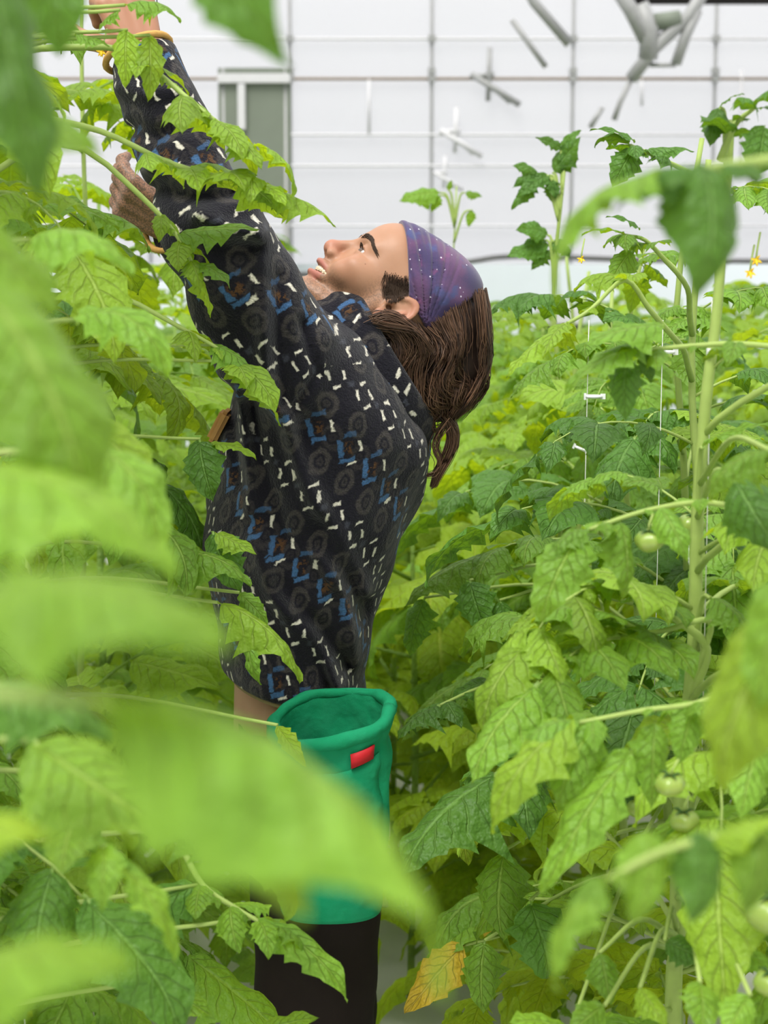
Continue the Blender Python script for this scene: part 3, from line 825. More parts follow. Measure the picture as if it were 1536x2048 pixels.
# tall shoots before the film wall
tall = Plant(W(1120, 560, 3.6).x, 3.6, W(1110, 320, 3.6).z, 'tall thin tomato shoot standing clear of the crop before the film wall', GR, 450, lean=.015)
tall.auto(.6, 1.5, 10, (.3, .4), detail=1)
for b_, t_, k_ in (((1100, 350, 3.6), (1030, 395, 3.58), 6), ((1105, 345, 3.6), (1165, 275, 3.58), 3), ((1100, 360, 3.6), (1105, 410, 3.6), 0), ((1130, 300, 3.6), (1150, 335, 3.6), 5), ((1080, 360, 3.6), (1025, 330, 3.6), 2), ((1095, 470, 3.6), (1030, 460, 3.58), 5), ((1100, 490, 3.6), (1010, 510, 3.6), 3), ((1100, 500, 3.6), (1060, 540, 3.6), 0), ((1085, 350, 3.6), (1025, 375, 3.6), 7), ((1075, 365, 3.6), (1022, 420, 3.6), 1), ((1100, 355, 3.6), (1110, 400, 3.59), 5), ((1120, 300, 3.6), (1165, 262, 3.6), 6), ((1125, 300, 3.6), (1070, 275, 3.6), 6), ((1120, 310, 3.6), (1140, 340, 3.6), 7), ((1105, 480, 3.6), (1140, 520, 3.6), 5), ((1090, 480, 3.6), (1045, 490, 3.6), 7)):
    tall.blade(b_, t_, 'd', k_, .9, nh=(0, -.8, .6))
far1 = Plant(W(905, 700, 4.4).x, 4.4, W(905, 372, 4.4).z, 'slender tomato shoot rising behind the purple headband', GR, 451, lean=.01, rad=.004)
far1.auto(.3, 1.45, 10, (.3, .42), detail=1)
for b_, t_ in (((880, 385, 4.4), (795, 400, 4.38)), ((880, 390, 4.4), (860, 425, 4.4)), ((895, 380, 4.4), (905, 360, 4.4)), ((930, 385, 4.4), (965, 395, 4.4)), ((945, 420, 4.4), (935, 455, 4.4))):
    far1.blade(b_, t_, 'n', 3, .9, nh=(0, -.8, .6))

# ------------------------------------------------------------------ the rest of the crop
GF = 'tomato plants of the rows further off'
second = []
for i, (x, y) in enumerate([(1.22, 2.6), (1.25, 3.05), (1.22, 3.5), (1.26, 3.95), (1.22, 4.4), (.46, 4.95), (.47, 5.4), (.9, 5.2)]):
    q = Plant(x, y, 1.55 + random.uniform(-.05, .12), 'green tomato plant of the second row beyond the thick stem', 'second row tomato plants', 500 + i)
    q.auto(.7, 1.52, 15, (.34, .46), detail=1, mats=('y', 'n', 'y'))
def far_mesh(seed, mk, H):
    r = random.Random(seed); parts = [tube_geo([(0, 0, 0), (r.uniform(-.03, .03), 0, H * .5), (0, 0, H)], [.009, .008, .004], 5)]
    az = 0
    for i in range(19):
        z = .12 + (H - .16) * i / 18; az += 2.4 + r.uniform(-.3, .3)
        M = Matrix.Translation((0, 0, z)) @ Matrix.Rotation(az, 4, 'Z') @ Matrix.Rotation(r.uniform(-.2, .25), 4, 'Y') @ Matrix.Scale(r.uniform(.34, .48) * (1 if i < 16 else .6), 4)
        parts.append(xform(JOIN[r.randrange(8), mk, 0], M))
    g = join_geo(parts)
    return mesh('tomato_plant', g[0], g[1], LEAFMATS[mk], uv=g[2])
FM = [far_mesh(600 + k, 'y' if k % 3 else 'n', 1.5 + .05 * (k % 4)) for k in range(6)]
FO = [far_mesh(620 + k, 'o', 1.2) for k in range(2)]
nfar = 0
def far(x, y, me, lab, grp, sc=1.0):
    o = link('tomato_plant', me); o.location = (x, y, 0); o.rotation_euler = (0, 0, random.uniform(0, 6.28)); o.scale = (sc,) * 3
    tag(o, lab, 'plant', grp); return o
for X in (.45, 1.25, 2.05, 2.85, 3.65):
    y = 4.9 + random.uniform(0, .3)
    while y < 10.2:
        if abs(X) < y * .235 + .1 and not (X < .5 and y < 5.7):
            far(X + random.uniform(-.06, .06), y, random.choice(FM), 'distant tomato plant in the rows receding to the film wall', GF, random.uniform(.94, 1.05))
        y += .52
for X, ys in ((2.05, (3.6, 4.1, 4.6)),):
    for y in ys:
        if abs(X) < y * .235 + .1: far(X, y, random.choice(FM), 'distant tomato plant in the rows receding to the film wall', GF)
for y in np.arange(3.9, 9.5, .5):
    far(-.62 + random.uniform(-.05, .05), y, random.choice(FM), 'tomato plant further along the row behind the worker', 'row behind the worker', random.uniform(1.0, 1.1))
for y in np.arange(5.0, 9.6, .55):
    far(-1.45 + random.uniform(-.05, .05), y, random.choice(FM), 'tomato plant seen in gaps behind the raised arms', 'row seen in gaps')
for x, y in [(-1.4, q) for q in (1.0, 1.6, 2.2, 2.8, 3.4, 4.0)] + [(1.25, q) for q in (.9, 1.5, 2.1)]:  # rows continued out of view, added to hold back low light from the sides
    far(x, y, random.choice(FM), 'unseen tomato plant of the neighbouring rows, added to shade the aisle', 'neighbouring rows', 1.05)
for x, y in ((.06, 3.75), (.02, 4.3), (.12, 4.9), (.22, 5.6), (.10, 6.3), (.2, 7.0), (.05, 7.8)):
    far(x, y, random.choice(FO), 'yellowing tomato plant leaning into the aisle behind the bag', 'yellowing plants in the aisle')

# ------------------------------------------------------------------ fruit, clips, twine
m = Mat('green_tomato'); oi = m.n('ShaderNodeObjectInfo'); nz = m.noise(30, 3)
m.bsdf(m.mix(nz, (0.13, 0.23, 0.035), (0.30, 0.40, 0.07)), 0.28, 0.5, Subsurface_Weight=0.15); FRUIT = m.done()
CALYX = simple('tomato_calyx', (0.045, 0.10, 0.02), 0.6, 0.2)
def tomato(px, py, Y, d, label, tilt=.2):
    r = d / 2 / (FPX / Y); rr = random.Random(px)
    V, F = [], []; nu, nv = 24, 12; ribs = rr.choice((5, 6, 7)); ph = rr.uniform(0, 6)
    for j in range(nv + 1):
        a = math.pi * j / nv
        for i in range(nu):
            b = 2 * math.pi * i / nu
            q = 1 + .055 * math.cos(ribs * b + ph) * math.sin(a) * (1.3 if j < 7 else .8)
            zz = .80 * math.cos(a) - .22 * math.exp(-(a / .45) ** 2)
            V.append((r * q * math.sin(a) * math.cos(b), r * q * math.sin(a) * math.sin(b), r * zz))
    for j in range(nv):
        for i in range(nu):
            F.append((j * nu + i, (j + 1) * nu + i, (j + 1) * nu + (i + 1) % nu, j * nu + (i + 1) % nu))
    o = link('green_tomato', mesh('green_tomato', V, F, FRUIT)); o.location = W(px, py, Y); o.rotation_euler = (tilt, rr.uniform(-.2, .2), 0)
    tag(o, label, 'tomato', 'unripe tomatoes on the near row')
    parts = []
    for k in range(5):
        a = 2 * math.pi * k / 5
        v, f, u = tube_geo([(0, 0, r * .58), (r * .45 * math.cos(a), r * .45 * math.sin(a), r * .80), (r * .85 * math.cos(a), r * .85 * math.sin(a), r * .72)], [r * .07, r * .10, r * .01], 5)
        parts.append((v, f, u))
    g = join_geo(parts); link('calyx', mesh('calyx', g[0], g[1], CALYX, uv=g[2]), o)
    tube('stalk', [(0, 0, r * .55), (r * .1, 0, r * 1.1), (r * .5, r * .3, r * 1.7)], [r * .09, r * .08, r * .08], STEM, o, 6)
tomato(1300, 1080, 1.655, 60, 'round ribbed green tomato half covered by a leaf before the slim stem')
tomato(1383, 1050, 1.99, 56, 'ribbed green tomato directly behind the thick pale stem')
tomato(1340, 1568, 1.53, 62, 'pale green tomato tucked under leaves beside the lower stem')
tomato(1278, 1612, 1.97, 58, 'dark shaded green tomato left of the pale one', .1)
tomato(1368, 1640, 1.62, 60, 'green tomato resting low behind the lower stem')
tomato(1542, 1825, 1.5, 110, 'largest pale green tomato cut by the right edge')
tomato(1540, 1965, 1.5, 70, 'smaller green tomato below the largest one at the right edge')
tomato(1090, 1338, 2.3, 44, 'small green tomato hanging in the leaves right of the bag')
tomato(1020, 1437, 2.6, 36, 'little green tomato above the yellowed leaves by the bag')
def clip(px, py, Y, s, label, ang=0.0):
    k = FPX / Y; w = s / k
    o = empty('stem_clip', W(px, py, Y)); o.rotation_euler = (0, ang, 0); tag(o, label, 'clip', 'plastic clips on the tomato stems')
    P = [(w * .5 * math.cos(a), w * .42 * math.sin(a), 0) for a in np.linspace(-2.6, 2.6, 15)]
    tube('ring', P, w * .11, CLIP, o, 6)
    box('tab', (w * .62, 0, 0), (w * .3, w * .12, w * .34), CLIP, o); box('hinge', (-w * .5, 0, 0), (w * .14, w * .3, w * .4), CLIP, o)
clip(1440, 706, 1.905, 46, 'white plastic clip high on the thick pale stem'); clip(1330, 704, 2.3, 34, 'white plastic clip beside it on the slimmer stem')
clip(1186, 793, 2.7, 32, 'white plastic clip under the hanging dark leaf'); clip(1160, 897, 2.75, 26, 'tilted white clip in the leaves near the shoulder', .4)
clip(1378, 1108, 1.95, 30, 'white clip right below the ribbed tomato at the thick stem', 1.3); clip(1010, 812, 4.2, 22, 'small blurred white clip next to the hair'); clip(1175, 1310, 2.4, 26, 'white clip low among the leaves right of the jacket hem', .5)
TW = simple('white_twine', (0.75, 0.75, 0.72), .7, .2)
for px, Y, lab in ((1326, 2.31, 'thin white twine rising along the slimmer stem'), (1424, 1.935, 'thin white twine beside the thick pale stem'), (1178, 2.72, 'thin white twine under the hanging dark leaf')):
    a = W(px, 640 if px < 1400 else 600, Y); b = W(px - 20, 1500, Y)
    o = tube('support_twine', [Vector((0, 0, 0)), b - a], .0006, TW, None, 5); o.location = a; tag(o, lab, 'twine', 'support twines')
# yellow flowers
FLW = simple('yellow_petal', (0.85, 0.55, 0.03), .5, .2)
def flower(px, py, Y, label):
    o = empty('tomato_flower', W(px, py, Y)); tag(o, label, 'flower', 'yellow tomato flowers')
    for k in range(5):
        a = 2 * math.pi * k / 5
        c = link('petal', mesh('petal', *[(lambda g: (g[0], g[1]))(leaflet_geo(k, 1.2, .22, 5, (-1, 0, 1), lobes=0, stalk=.01))][0], FLW), o)
        c.matrix_basis = frame(Vector((0, 0, 0)), Vector((math.cos(a), -.5, math.sin(a) - .4)), Vector((0, -1, .2)), .008)
    tube('style', [(0, 0, 0), (0, -.006, -.006)], [.002, .0008], FLW, o, 6)
    tube('stalk', [(0, 0, 0), (.002, .004, .012), (.006, .01, .03)], .0012, STEM, o, 5)
flower(1162, 518, 2.6, 'yellow flower behind the curved blurred leaf'); flower(1500, 545, 1.9, 'yellow flower beside the thick stem at the right edge'); flower(1512, 520, 1.9, 'upper yellow flower at the right edge'); flower(203, 104, 2.25, 'small yellow flower under the top left shoot')
# ------------------------------------------------------------------ the worker
TH = math.radians(58); YAW = math.radians(9)
HO = W(757, 612, YP)                                  # midpoint between the ears
Rt = Matrix(((-math.cos(TH), 0, math.sin(TH)), (0, -1, 0), (math.sin(TH), 0, math.cos(TH))))   # columns: forward, left side, up
RZ = Matrix.Rotation(YAW, 3, 'Z')
HR = (RZ @ Rt); HRn = np.array(HR)
def h2w(p): return HO + HR @ (Vector(p) * 0.001)
def w2h_v(p): return (HR.transposed() @ (Vector(p) - HO)) * 1000

# ---- skin material (colours stored per vertex: r = lips, g = stubble and the hand's soil and shade, b = flush)
m = Mat('skin')
at_ = m.attr('tone'); cr, cg, cb = m.xyz(at_.outputs['Vector'])
n1 = m.noise(22, 4); n2 = m.noise(420, 2); n3 = m.noise(900, 1)
c = m.mix(n1, (0.335, 0.170, 0.096), (0.41, 0.222, 0.134))
c = m.mix(cb * 0.6, c, (0.44, 0.14, 0.10))
c = m.mix(cr * 0.75, c, (0.38, 0.12, 0.10))
spk = n2.step(0.38, 0.60)
c = m.mix(cg * (spk * 0.65 + 0.25) * 0.85, c, (0.13, 0.082, 0.055))
vo = m.n('ShaderNodeTexVoronoi'); vo.inputs['Scale'].default_value = 46
tcx = m.n('ShaderNodeTexCoord'); m.l(tcx.outputs['Object'], vo.inputs['Vector'])
c = m.mix(m.e(vo.outputs['Distance']).step(0.03, 0.075) * m.noise(14, 1).step(.40, .46) * 0.75, c, (0.17, 0.07, 0.04))
m.bsdf(c, 0.48, 0.35, Subsurface_Weight=0.12)
m.p.inputs['Subsurface Radius'].default_value = (.008, .003, .0015)
m.bump(n2 * 0.5 + n3 * 0.4, 0.12, 0.0008); SKIN = m.done()

def head_sdf(x, y, z):
    """x forward, y to the left side, z up, millimetres, origin between the ears"""
    s = np.abs(y)
    d = ell(x, y, z, (-2, 0, 44), (96, 75, 86))
    d = smin(d, ell(x, y, z, (55, 0, 58), (41, 57, 42)), 22)
    d = smin(d, ell(x, y, z, (46, 0, -2), (44, 58, 56)), 24)
    d = smin(d, ell(x, y, z, (70, 0, -32), (31, 34, 32)), 18)
    d = smin(d, cap(x, s, z, (6, 58, -4), (14, 50, -50), 13, 13), 20)
    d = smin(d, cap(x, s, z, (14, 49, -52), (78, 14, -80), 14, 15), 18)
    d = smin(d, ell(x, y, z, (80, 0, -78), (17, 21, 17)), 14)
    d = smin(d, ell(x, s, z, (60, 49, -6), (27, 15, 16)), 18)
    d = smin(d, ell(x, s, z, (72, 38, -24), (19, 17, 17)), 12)          # raised cheek of the smile
    d = smin(d, cap(x, s, z, (88, 10, 35), (76, 42, 36), 9, 8), 14)      # brow
    d = smax(d, -ell(x, s, z, (97, 32, 19), (15, 17, 11)), 9)            # eye socket
    # nose
    d = smin(d, cap(x, y, z, (91, 0, 26), (111, 0, -10), 6.5, 8), 10)
    d = smin(d, ell(x, y, z, (108.5, 0, -15), (13, 12.5, 11.5)), 7)
    d = smin(d, ell(x, s, z, (101, 13, -20), (11, 7.5, 8.5)), 5)
    d = smax(d, -ell(x, s, z, (107, 7.5, -27.5), (8, 3.6, 4.5)), 2.5)
    d = smin(d, cap(x, y, z, (108, 0, -23), (100, 0, -28), 3.2, 4), 3)
    # lids round the eyeball
    lid = np.sqrt((x - 77) ** 2 + (s - 31) ** 2 + (z - 18) ** 2) - 14.2
    d = smin(d, lid, 4)
    d = smax(d, -ell(x, s, z, (91, 33, 17.2), (15, 13.0, 3.6)), 1.6)
    # mouth: parted smile
    lx = 105 - 0.020 * s * s; 
    d = smin(d, np.sqrt((x - lx + 2) ** 2 * 1 + (z + 39.5 - 0.10 * s * (s > 8)) ** 2 + np.maximum(0, s - 26) ** 2) - 5.2, 5)
    d = smin(d, np.sqrt((x - lx + 7) ** 2 + (z + 58.5 - 0.010 * s * s) ** 2 + np.maximum(0, s - 24) ** 2) - 4.8, 6)
    zm = z + 49.5 - 0.006 * s * s
    d = smax(d, -np.maximum(np.maximum(np.abs(zm) - (5.8 * np.clip(1 - (s / 30) ** 2, 0, 1)), 76 - x), s - 29), 2.5)
    # creases of the smile
    q = cap(x, s, z, (100, 19, -24), (88, 37, -46), .1)
    d = d + 2.6 * np.exp(-(q / 4.0) ** 2)
    q = cap(x, s, z, (86, 39, -48), (74, 39, -68), .1)
    d = d + 1.6 * np.exp(-(q / 4.0) ** 2) - 1.2 * np.exp(-((q - 7) / 4.5) ** 2)
    q = cap(x, s, z, (84, 44, 14), (70, 56, 16), .1)
    d = d + 0.9 * np.exp(-(q / 2.5) ** 2)
    # ear: plate, hollowed, with helix and lobe
    ex, ez = x + 12, z - 8
    t = 0.30; ea = ex * math.cos(t) + ez * math.sin(t) * 1.0; eb = -ex * math.sin(t) + ez * math.cos(t)   # ea forward-ish, eb up the ear
    flare = 79 - 0.28 * ea
    pl = np.sqrt((ea / 16.5) ** 2 + (eb / 29.0) ** 2) - 1
    e = np.maximum(pl * 16, np.abs(s - flare) - 3.0)
    rim = np.sqrt(((np.sqrt((ea / 17.0) ** 2 + (eb / 29.5) ** 2) - 1) * 18) ** 2 + (s - flare - 3.5) ** 2) - 3.6
    rim = np.where((ea > 8) & (eb < 10), rim + np.minimum(6, (ea - 8) * .8), rim)
    e = smin(e, rim, 3)
    e = smin(e, cap(ea, s, eb, (-3, 84, -12), (-7, 84, 10), 3.2, 3.0), 3)
    e = smin(e, ell(ea, s, eb, (3, 82, -25), (8.5, 4.5, 8.5)), 4)
    e = smax(e, -ell(ea, s, eb, (4, 87, -4), (8, 9, 11)), 3)
    e = smin(e, ell(ea, s, eb, (14, 79, -5), (5, 5, 7)), 4)
    d = smin(d, e, 5)
    d = smax(d, -ell(x, s, z, (-2, 82, 2), (4.5, 14, 4)), 2)
    return d
NB = [w2h_v(W(800, 680, YP)), w2h_v(W(735, 800, YP)), w2h_v(W(690, 930, YP))]
def head_neck(x, y, z):
    d = head_sdf(x, y, z)
    nk = smin(cap(x, y, z, NB[0], NB[1], 54, 56), cap(x, y, z, NB[1], NB[2], 56, 80), 30)
    return smin(d, nk, 24)
V, Q = nets(head_neck, (-125, -100, -190), (128, 100, 140), 2.1)
V = relax(V, Q, 1, .4)
hx, hs, hz_ = V[:, 0], np.abs(V[:, 1]), V[:, 2]
tone = np.zeros((len(V), 3), np.float32)
lxr = 105 - .02 * hs ** 2
lip = np.exp(-(((hz_ + 40.5) / 4.2) ** 2)) + np.exp(-(((hz_ + 58.5) / 5.5) ** 2))
tone[:, 0] = np.clip(lip * 1.2, 0, 1) * (hx > 84) * np.clip((31 - hs) / 6, 0, 1)
tone[:, 0] = np.maximum(tone[:, 0], ((hx > 70) & (hx < 97) & (np.abs(hz_ + 49.5) < 7) & (hs < 27)) * .9)
jaw = np.clip((-30 - hz_ + .25 * (90 - hx)) / 22, 0, 1) * np.clip((hx + 2) / 14, 0, 1) * np.clip((-(hz_) - 10) / 20, 0, 1)
must = np.exp(-((hz_ + 31) / 6.0) ** 2) * (hx > 84) * np.clip((30 - hs) / 8, 0, 1)
sideb = np.exp(-((hx - 22) / 17) ** 2) * np.clip((hs - 50) / 10, 0, 1) * np.clip((40 - hz_) / 20, 0, 1) * np.clip((hz_ + 60) / 40, 0, 1)
tone[:, 1] = np.clip(jaw * .85 + must * .65 + sideb * .9, 0, 1) * (1 - tone[:, 0])
nose = np.exp(-(((hx - 112) / 16) ** 2 + (hs / 15) ** 2 + ((hz_ + 14) / 16) ** 2))
cheek = np.exp(-(((hx - 74) / 22) ** 2 + ((hs - 44) / 18) ** 2 + ((hz_ + 14) / 18) ** 2))
ear = np.clip((hs - 80) / 5, 0, 1)
tone[:, 2] = np.clip(nose * 1.0 + cheek * .35 + ear * .55, 0, 1)
VH = (np.array(HO) + (V * .001) @ HRn.T); QH, TH_ = Q, tone

# ---- hands: capsules of palm and five fingers
def hand_caps(wr, ax, side, palm, curl, thumb=1.0, sc=1.0):
    """wr wrist, ax towards the fingers, side towards the thumb, palm = palm normal"""
    ax = ax.normalized(); side = (side - ax * side.dot(ax)).normalized(); palm = ax.cross(side) if palm is None else palm
    pn = ax.cross(side); pn = pn if pn.dot(palm) > 0 else -pn
    C = []
    def P(a, b, c): return wr + (ax * a + side * b + pn * c) * (.001 * sc)
    for b0, b1 in ((-24, -30), (-8, -10), (8, 10), (22, 28)):
        C.append((P(0, b0 * .75, 0), P(84, b1, 0), .015 * sc, .0125 * sc))
    for (b, ln), cu in zip(((30, 72), (10, 80), (-10, 74), (-29, 58)), curl):
        p = P(84, b, 0); a = .15
        for seg, r0, r1 in ((.46, .0105, .0095), (.31, .0095, .0088), (.23, .0088, .0075)):
            a += cu * (1.0 if seg > .4 else 1.15)
            q = p + (ax * math.cos(a) + pn * math.sin(a)) * (ln * seg * .001 * sc)
            C.append((p, q, r0 * sc, r1 * sc)); p = q
    p = P(22, 26, 4)
    for k, (l, r0, r1) in enumerate(((44, .014, .012), (34, .012, .0105), (28, .0105, .0085))):
        dirv = (ax * (.55 + .22 * k) + side * (.75 - .35 * k) + pn * (.35 + .25 * k * thumb)).normalized()
        q = p + dirv * (l * .001 * sc); C.append((p, q, r0 * sc, r1 * sc)); p = q
    return C
WL = W(283, 118, 2.43); HLD = W(250, 8, 2.45) - WL
capsL = hand_caps(WL, HLD, Vector((-1, -.3, .1)), Vector((-.5, .9, -.2)), (.75, .8, .85, .9))
WR = W(352, 452, 2.66); HRD = W(262, 400, 2.66) - WR
capsR = hand_caps(WR, HRD, Vector((.2, -.5, .9)), Vector((-.2, .9, .3)), (.45, .5, .6, .7))
def caps_mesh(caps, fore, h=.0024):
    pts = np.array([p for c in caps + fore for p in (c[0], c[1])])
    def f(x, y, z):
        d = None
        for a, b, r0, r1 in caps + fore:
            q = cap(x, y, z, a, b, r0, r1); d = q if d is None else smin(d, q, .006)
        return d
    return nets(f, pts.min(0) - .03, pts.max(0) + .03, h)
EL = W(425, 452, 2.36); SL = W(540, 690, 2.43)
ER = W(470, 560, 2.80); SR = W(610, 690, 2.78)
vL, qL = caps_mesh(capsL, [(WL, WL.lerp(EL, .35), .026, .034)])
vR, qR = caps_mesh(capsR, [(WR, WR.lerp(ER, .35), .026, .033)])

# ---- body under the clothes
def loft(tab, Y0=YP):
    zs, cx, rx, ry, cy = [], [], [], [], []
    for (py, l, r, w, *o) in tab:
        a, b = W(l, py, Y0), W(r, py, Y0)
        zs.append(a.z); cx.append((a.x + b.x) / 2); rx.append((b.x - a.x) / 2); ry.append(w); cy.append(Y0 + (o[0] if o else 0))
    i = np.argsort(zs); return [np.array(q)[i] for q in (zs, cx, rx, ry, cy)]
def loft_sdf(x, y, z, T, grow=0.0):
    zs, cx, rx, ry, cy = T
    zf = z.ravel()
    g = lambda a: np.interp(zf, zs, a).reshape(z.shape).astype(np.float32)
    RX, RY = np.maximum(g(rx) + grow, .012), np.maximum(g(ry) + grow, .012)
    k = np.sqrt(((x - g(cx)) / RX) ** 2 + ((y - g(cy)) / RY) ** 2)
    d = (k - 1) * np.minimum(RX, RY)
    return np.maximum(d, np.maximum(z - zs[-1], zs[0] - z))
TORSO = loft([(600, 600, 650, .06), (630, 560, 690, .12), (665, 530, 742, .172), (710, 497, 782, .19), (800, 462, 832, .195), (880, 438, 862, .19), (920, 428, 862, .188), (1000, 412, 838, .182), (1090, 410, 797, .178), (1180, 420, 764, .175), (1260, 436, 745, .172), (1340, 455, 728, .170), (1400, 470, 728, .168)])
HIPS = loft([(1385, 492, 722, .155), (1440, 490, 735, .165), (1520, 488, 755, .172), (1620, 498, 765, .175), (1700, 505, 765, .17)])
def px2(l): return [(W(a, b, 2.5).x, W(a, b, 2.5).z) for a, b in l]
SH_FOOT = 0.0
def leg_sdf(x, y, z, cy, g=0.0):
    T = loft([(1560, 505, 762, .085), (1700, 510, 760, .085), (1850, 522, 752, .082), (2048, 535, 748, .078), (2200, 555, 735, .068), (2500, 575, 722, .060), (2640, 590, 715, .056)])
    T[4] = np.full_like(T[4], cy)
    return loft_sdf(x, y, z, T, g)
def body_sdf(x, y, z):
    d = loft_sdf(x, y, z, TORSO, -.045)
    d = smin(d, loft_sdf(x, y, z, HIPS, -.012), .03)
    d = smin(d, cap(x, y, z, W(575, 1330, YP), W(600, 1500, YP), .082, .105), .03)
    for c_ in (YP - .095, YP + .095): d = smin(d, leg_sdf(x, y, z, c_, -.014), .02)
    for S_, E_, W_ in ((SL, EL, WL), (SR, ER, WR)):
        d = smin(d, cap(x, y, z, S_, E_, .058, .046), .04); d = smin(d, cap(x, y, z, E_, W_, .044, .028), .02)
    d = smin(d, cap(x, y, z, W(690, 930, YP), W(740, 800, YP), .075, .06), .04)
    for c_ in (YP - .095, YP + .095):
        xa = W(652, 1024, YP).x; d = smin(d, cap(x, y, z, (xa, c_, .10), (xa - .15, c_, .04), .042, .034), .03)
    return d
vB, qB = nets(body_sdf, (-.46, YP - .36, -.005), (.12, YP + .32, 2.0), .009)
vB = relax(vB, qB, 1)
def stack(*vq):
    VV, QQ, o = [], [], 0
    for v, q in vq: VV.append(v); QQ.append(q + o); o += len(v)
    return np.concatenate(VV), np.concatenate(QQ)
VA, QA = stack((VH, QH), (vL, qL), (vR, qR), (vB, qB))
tn = np.zeros((len(VA), 3), np.float32); tn[:len(VH)] = TH_
i0 = len(VH); tn[i0:i0 + len(vL) + len(vR), 2] = .25
i1 = i0 + len(vL); tn[i1:i1 + len(vR), 1] = 1.5        # soil and shade painted into the lower hand's colour
PB = Vector((W(640, 1024, YP).x, YP, 0))
pm = npmesh('person', VA - np.array(PB), QA, SKIN)
a_ = pm.attributes.new('tone', 'FLOAT_VECTOR', 'POINT'); a_.data.foreach_set('vector', tn.ravel())
person = link('person', pm); person.location = PB
tag(person, 'person in dark patterned fleece and purple headband reaching up into the plants', 'person')
def pchild(name, V, Q, mat, smooth=True):
    me = npmesh(name, np.asarray(V) - np.array(PB), Q, mat, smooth); return link(name, me, person)

# ---- eyes, teeth, brows, lashes
m = Mat('eyeball'); tcx = m.n('ShaderNodeTexCoord'); x_, y_, z_ = m.xyz(tcx.outputs['Object'])
rr_ = (y_ * y_ + z_ * z_).sqrt()
c = m.mix(rr_.step(.0066, .0073) * x_.step(-1, -.5).__rsub__(1.0), (.48, .43, .40), (.10, .055, .03)); c = m.mix(rr_.step(.0022, .0027) * x_.step(-.001, .001).__rsub__(1.0), c, (.005, .004, .004))
m.bsdf(c, .08, .6); EYE = m.done()
for sgn in (1, -1):
    bm = bmesh.new(); bmesh.ops.create_uvsphere(bm, u_segments=28, v_segments=18, radius=.0124)
    me = bpy.data.meshes.new('eye'); bm.to_mesh(me); bm.free(); me.materials.append(EYE)
    me.polygons.foreach_set('use_smooth', [True] * len(me.polygons))
    o = link('eye', me, person); o.matrix_basis = Matrix.Translation(h2w((76.6, 31 * sgn, 17.6)) - PB) @ (HR @ Matrix.Rotation(math.radians(2), 3, 'Y') @ Matrix.Rotation(math.radians(14), 3, 'Z')).to_4x4()
TOOTH = simple('tooth', (.72, .60, .42), .25, .5, 60, .08, .02)
DARKIN = simple('mouth_inside', (.05, .012, .012), .5, .3)
th_root = None
for k in range(-5, 6):
    a = k * 0.175; R_ = 37.0
    p = Vector((59 + R_ * math.cos(a), R_ * math.sin(a) * 1.0, -46.6 + .004 * (R_ * math.sin(a)) ** 2))
    Rm = HR @ Matrix.Rotation(a, 3, 'Z')
    bm = bmesh.new(); bmesh.ops.create_cube(bm, size=1); bmesh.ops.bevel(bm, geom=bm.edges, offset=.22, segments=2, affect='EDGES')
    me = bpy.data.meshes.new('tooth'); bm.to_mesh(me); bm.free(); me.materials.append(TOOTH); me.polygons.foreach_set('use_smooth', [True] * len(me.polygons))
    o = link('tooth', me, person); o.matrix_basis = Matrix.Translation(h2w(p) - PB) @ Rm.to_4x4() @ Matrix.Diagonal((.005, .0066, .0095 if abs(k) < 3 else .008, 1))
HAIRD = simple('dark_brow_hair', (.045, .027, .017), .6, .25)
def strands(paths, rads, sides=3):
    """paths (n,k,3) -> one mesh of tapered tubes"""
    P = np.asarray(paths); n, k, _ = P.shape
    T = np.gradient(P, axis=1); T /= np.linalg.norm(T, axis=2, keepdims=True) + 1e-9
    ref = np.where(np.abs(T[..., 2:3]) < .9, np.array([0, 0, 1.0]), np.array([1.0, 0, 0]))
    S = np.cross(T, ref); S /= np.linalg.norm(S, axis=2, keepdims=True) + 1e-9; U_ = np.cross(T, S)
    a = 2 * np.pi * np.arange(sides) / sides
    R = np.asarray(rads)
    V = P[:, :, None, :] + R[:, :, None, None] * (S[:, :, None, :] * np.cos(a)[None, None, :, None] + U_[:, :, None, :] * np.sin(a)[None, None, :, None])
    idx = np.arange(n * k * sides).reshape(n, k, sides)
    A = idx[:, :-1, :]; B = idx[:, 1:, :]
    Q = np.stack([A, np.roll(A, -1, 2), np.roll(B, -1, 2), B], -1).reshape(-1, 4)
    return V.reshape(-1, 3), Q
def surf_x(y, z):
    """march arrays of points from the front of the face to its surface"""
    y = np.asarray(y, np.float32); z = np.asarray(z, np.float32); x = np.full(y.shape, 122, np.float32)
    for _ in range(40): x = x - np.clip(head_sdf(x, y, z) * .7, 0, 30)
    return x
def surf_y(x, z):
    x = np.asarray(x, np.float32); z = np.asarray(z, np.float32); y = np.full(x.shape, 95, np.float32)
    for _ in range(40): y = y - np.clip(head_sdf(x, y, z) * .7, 0, 30)
    return y
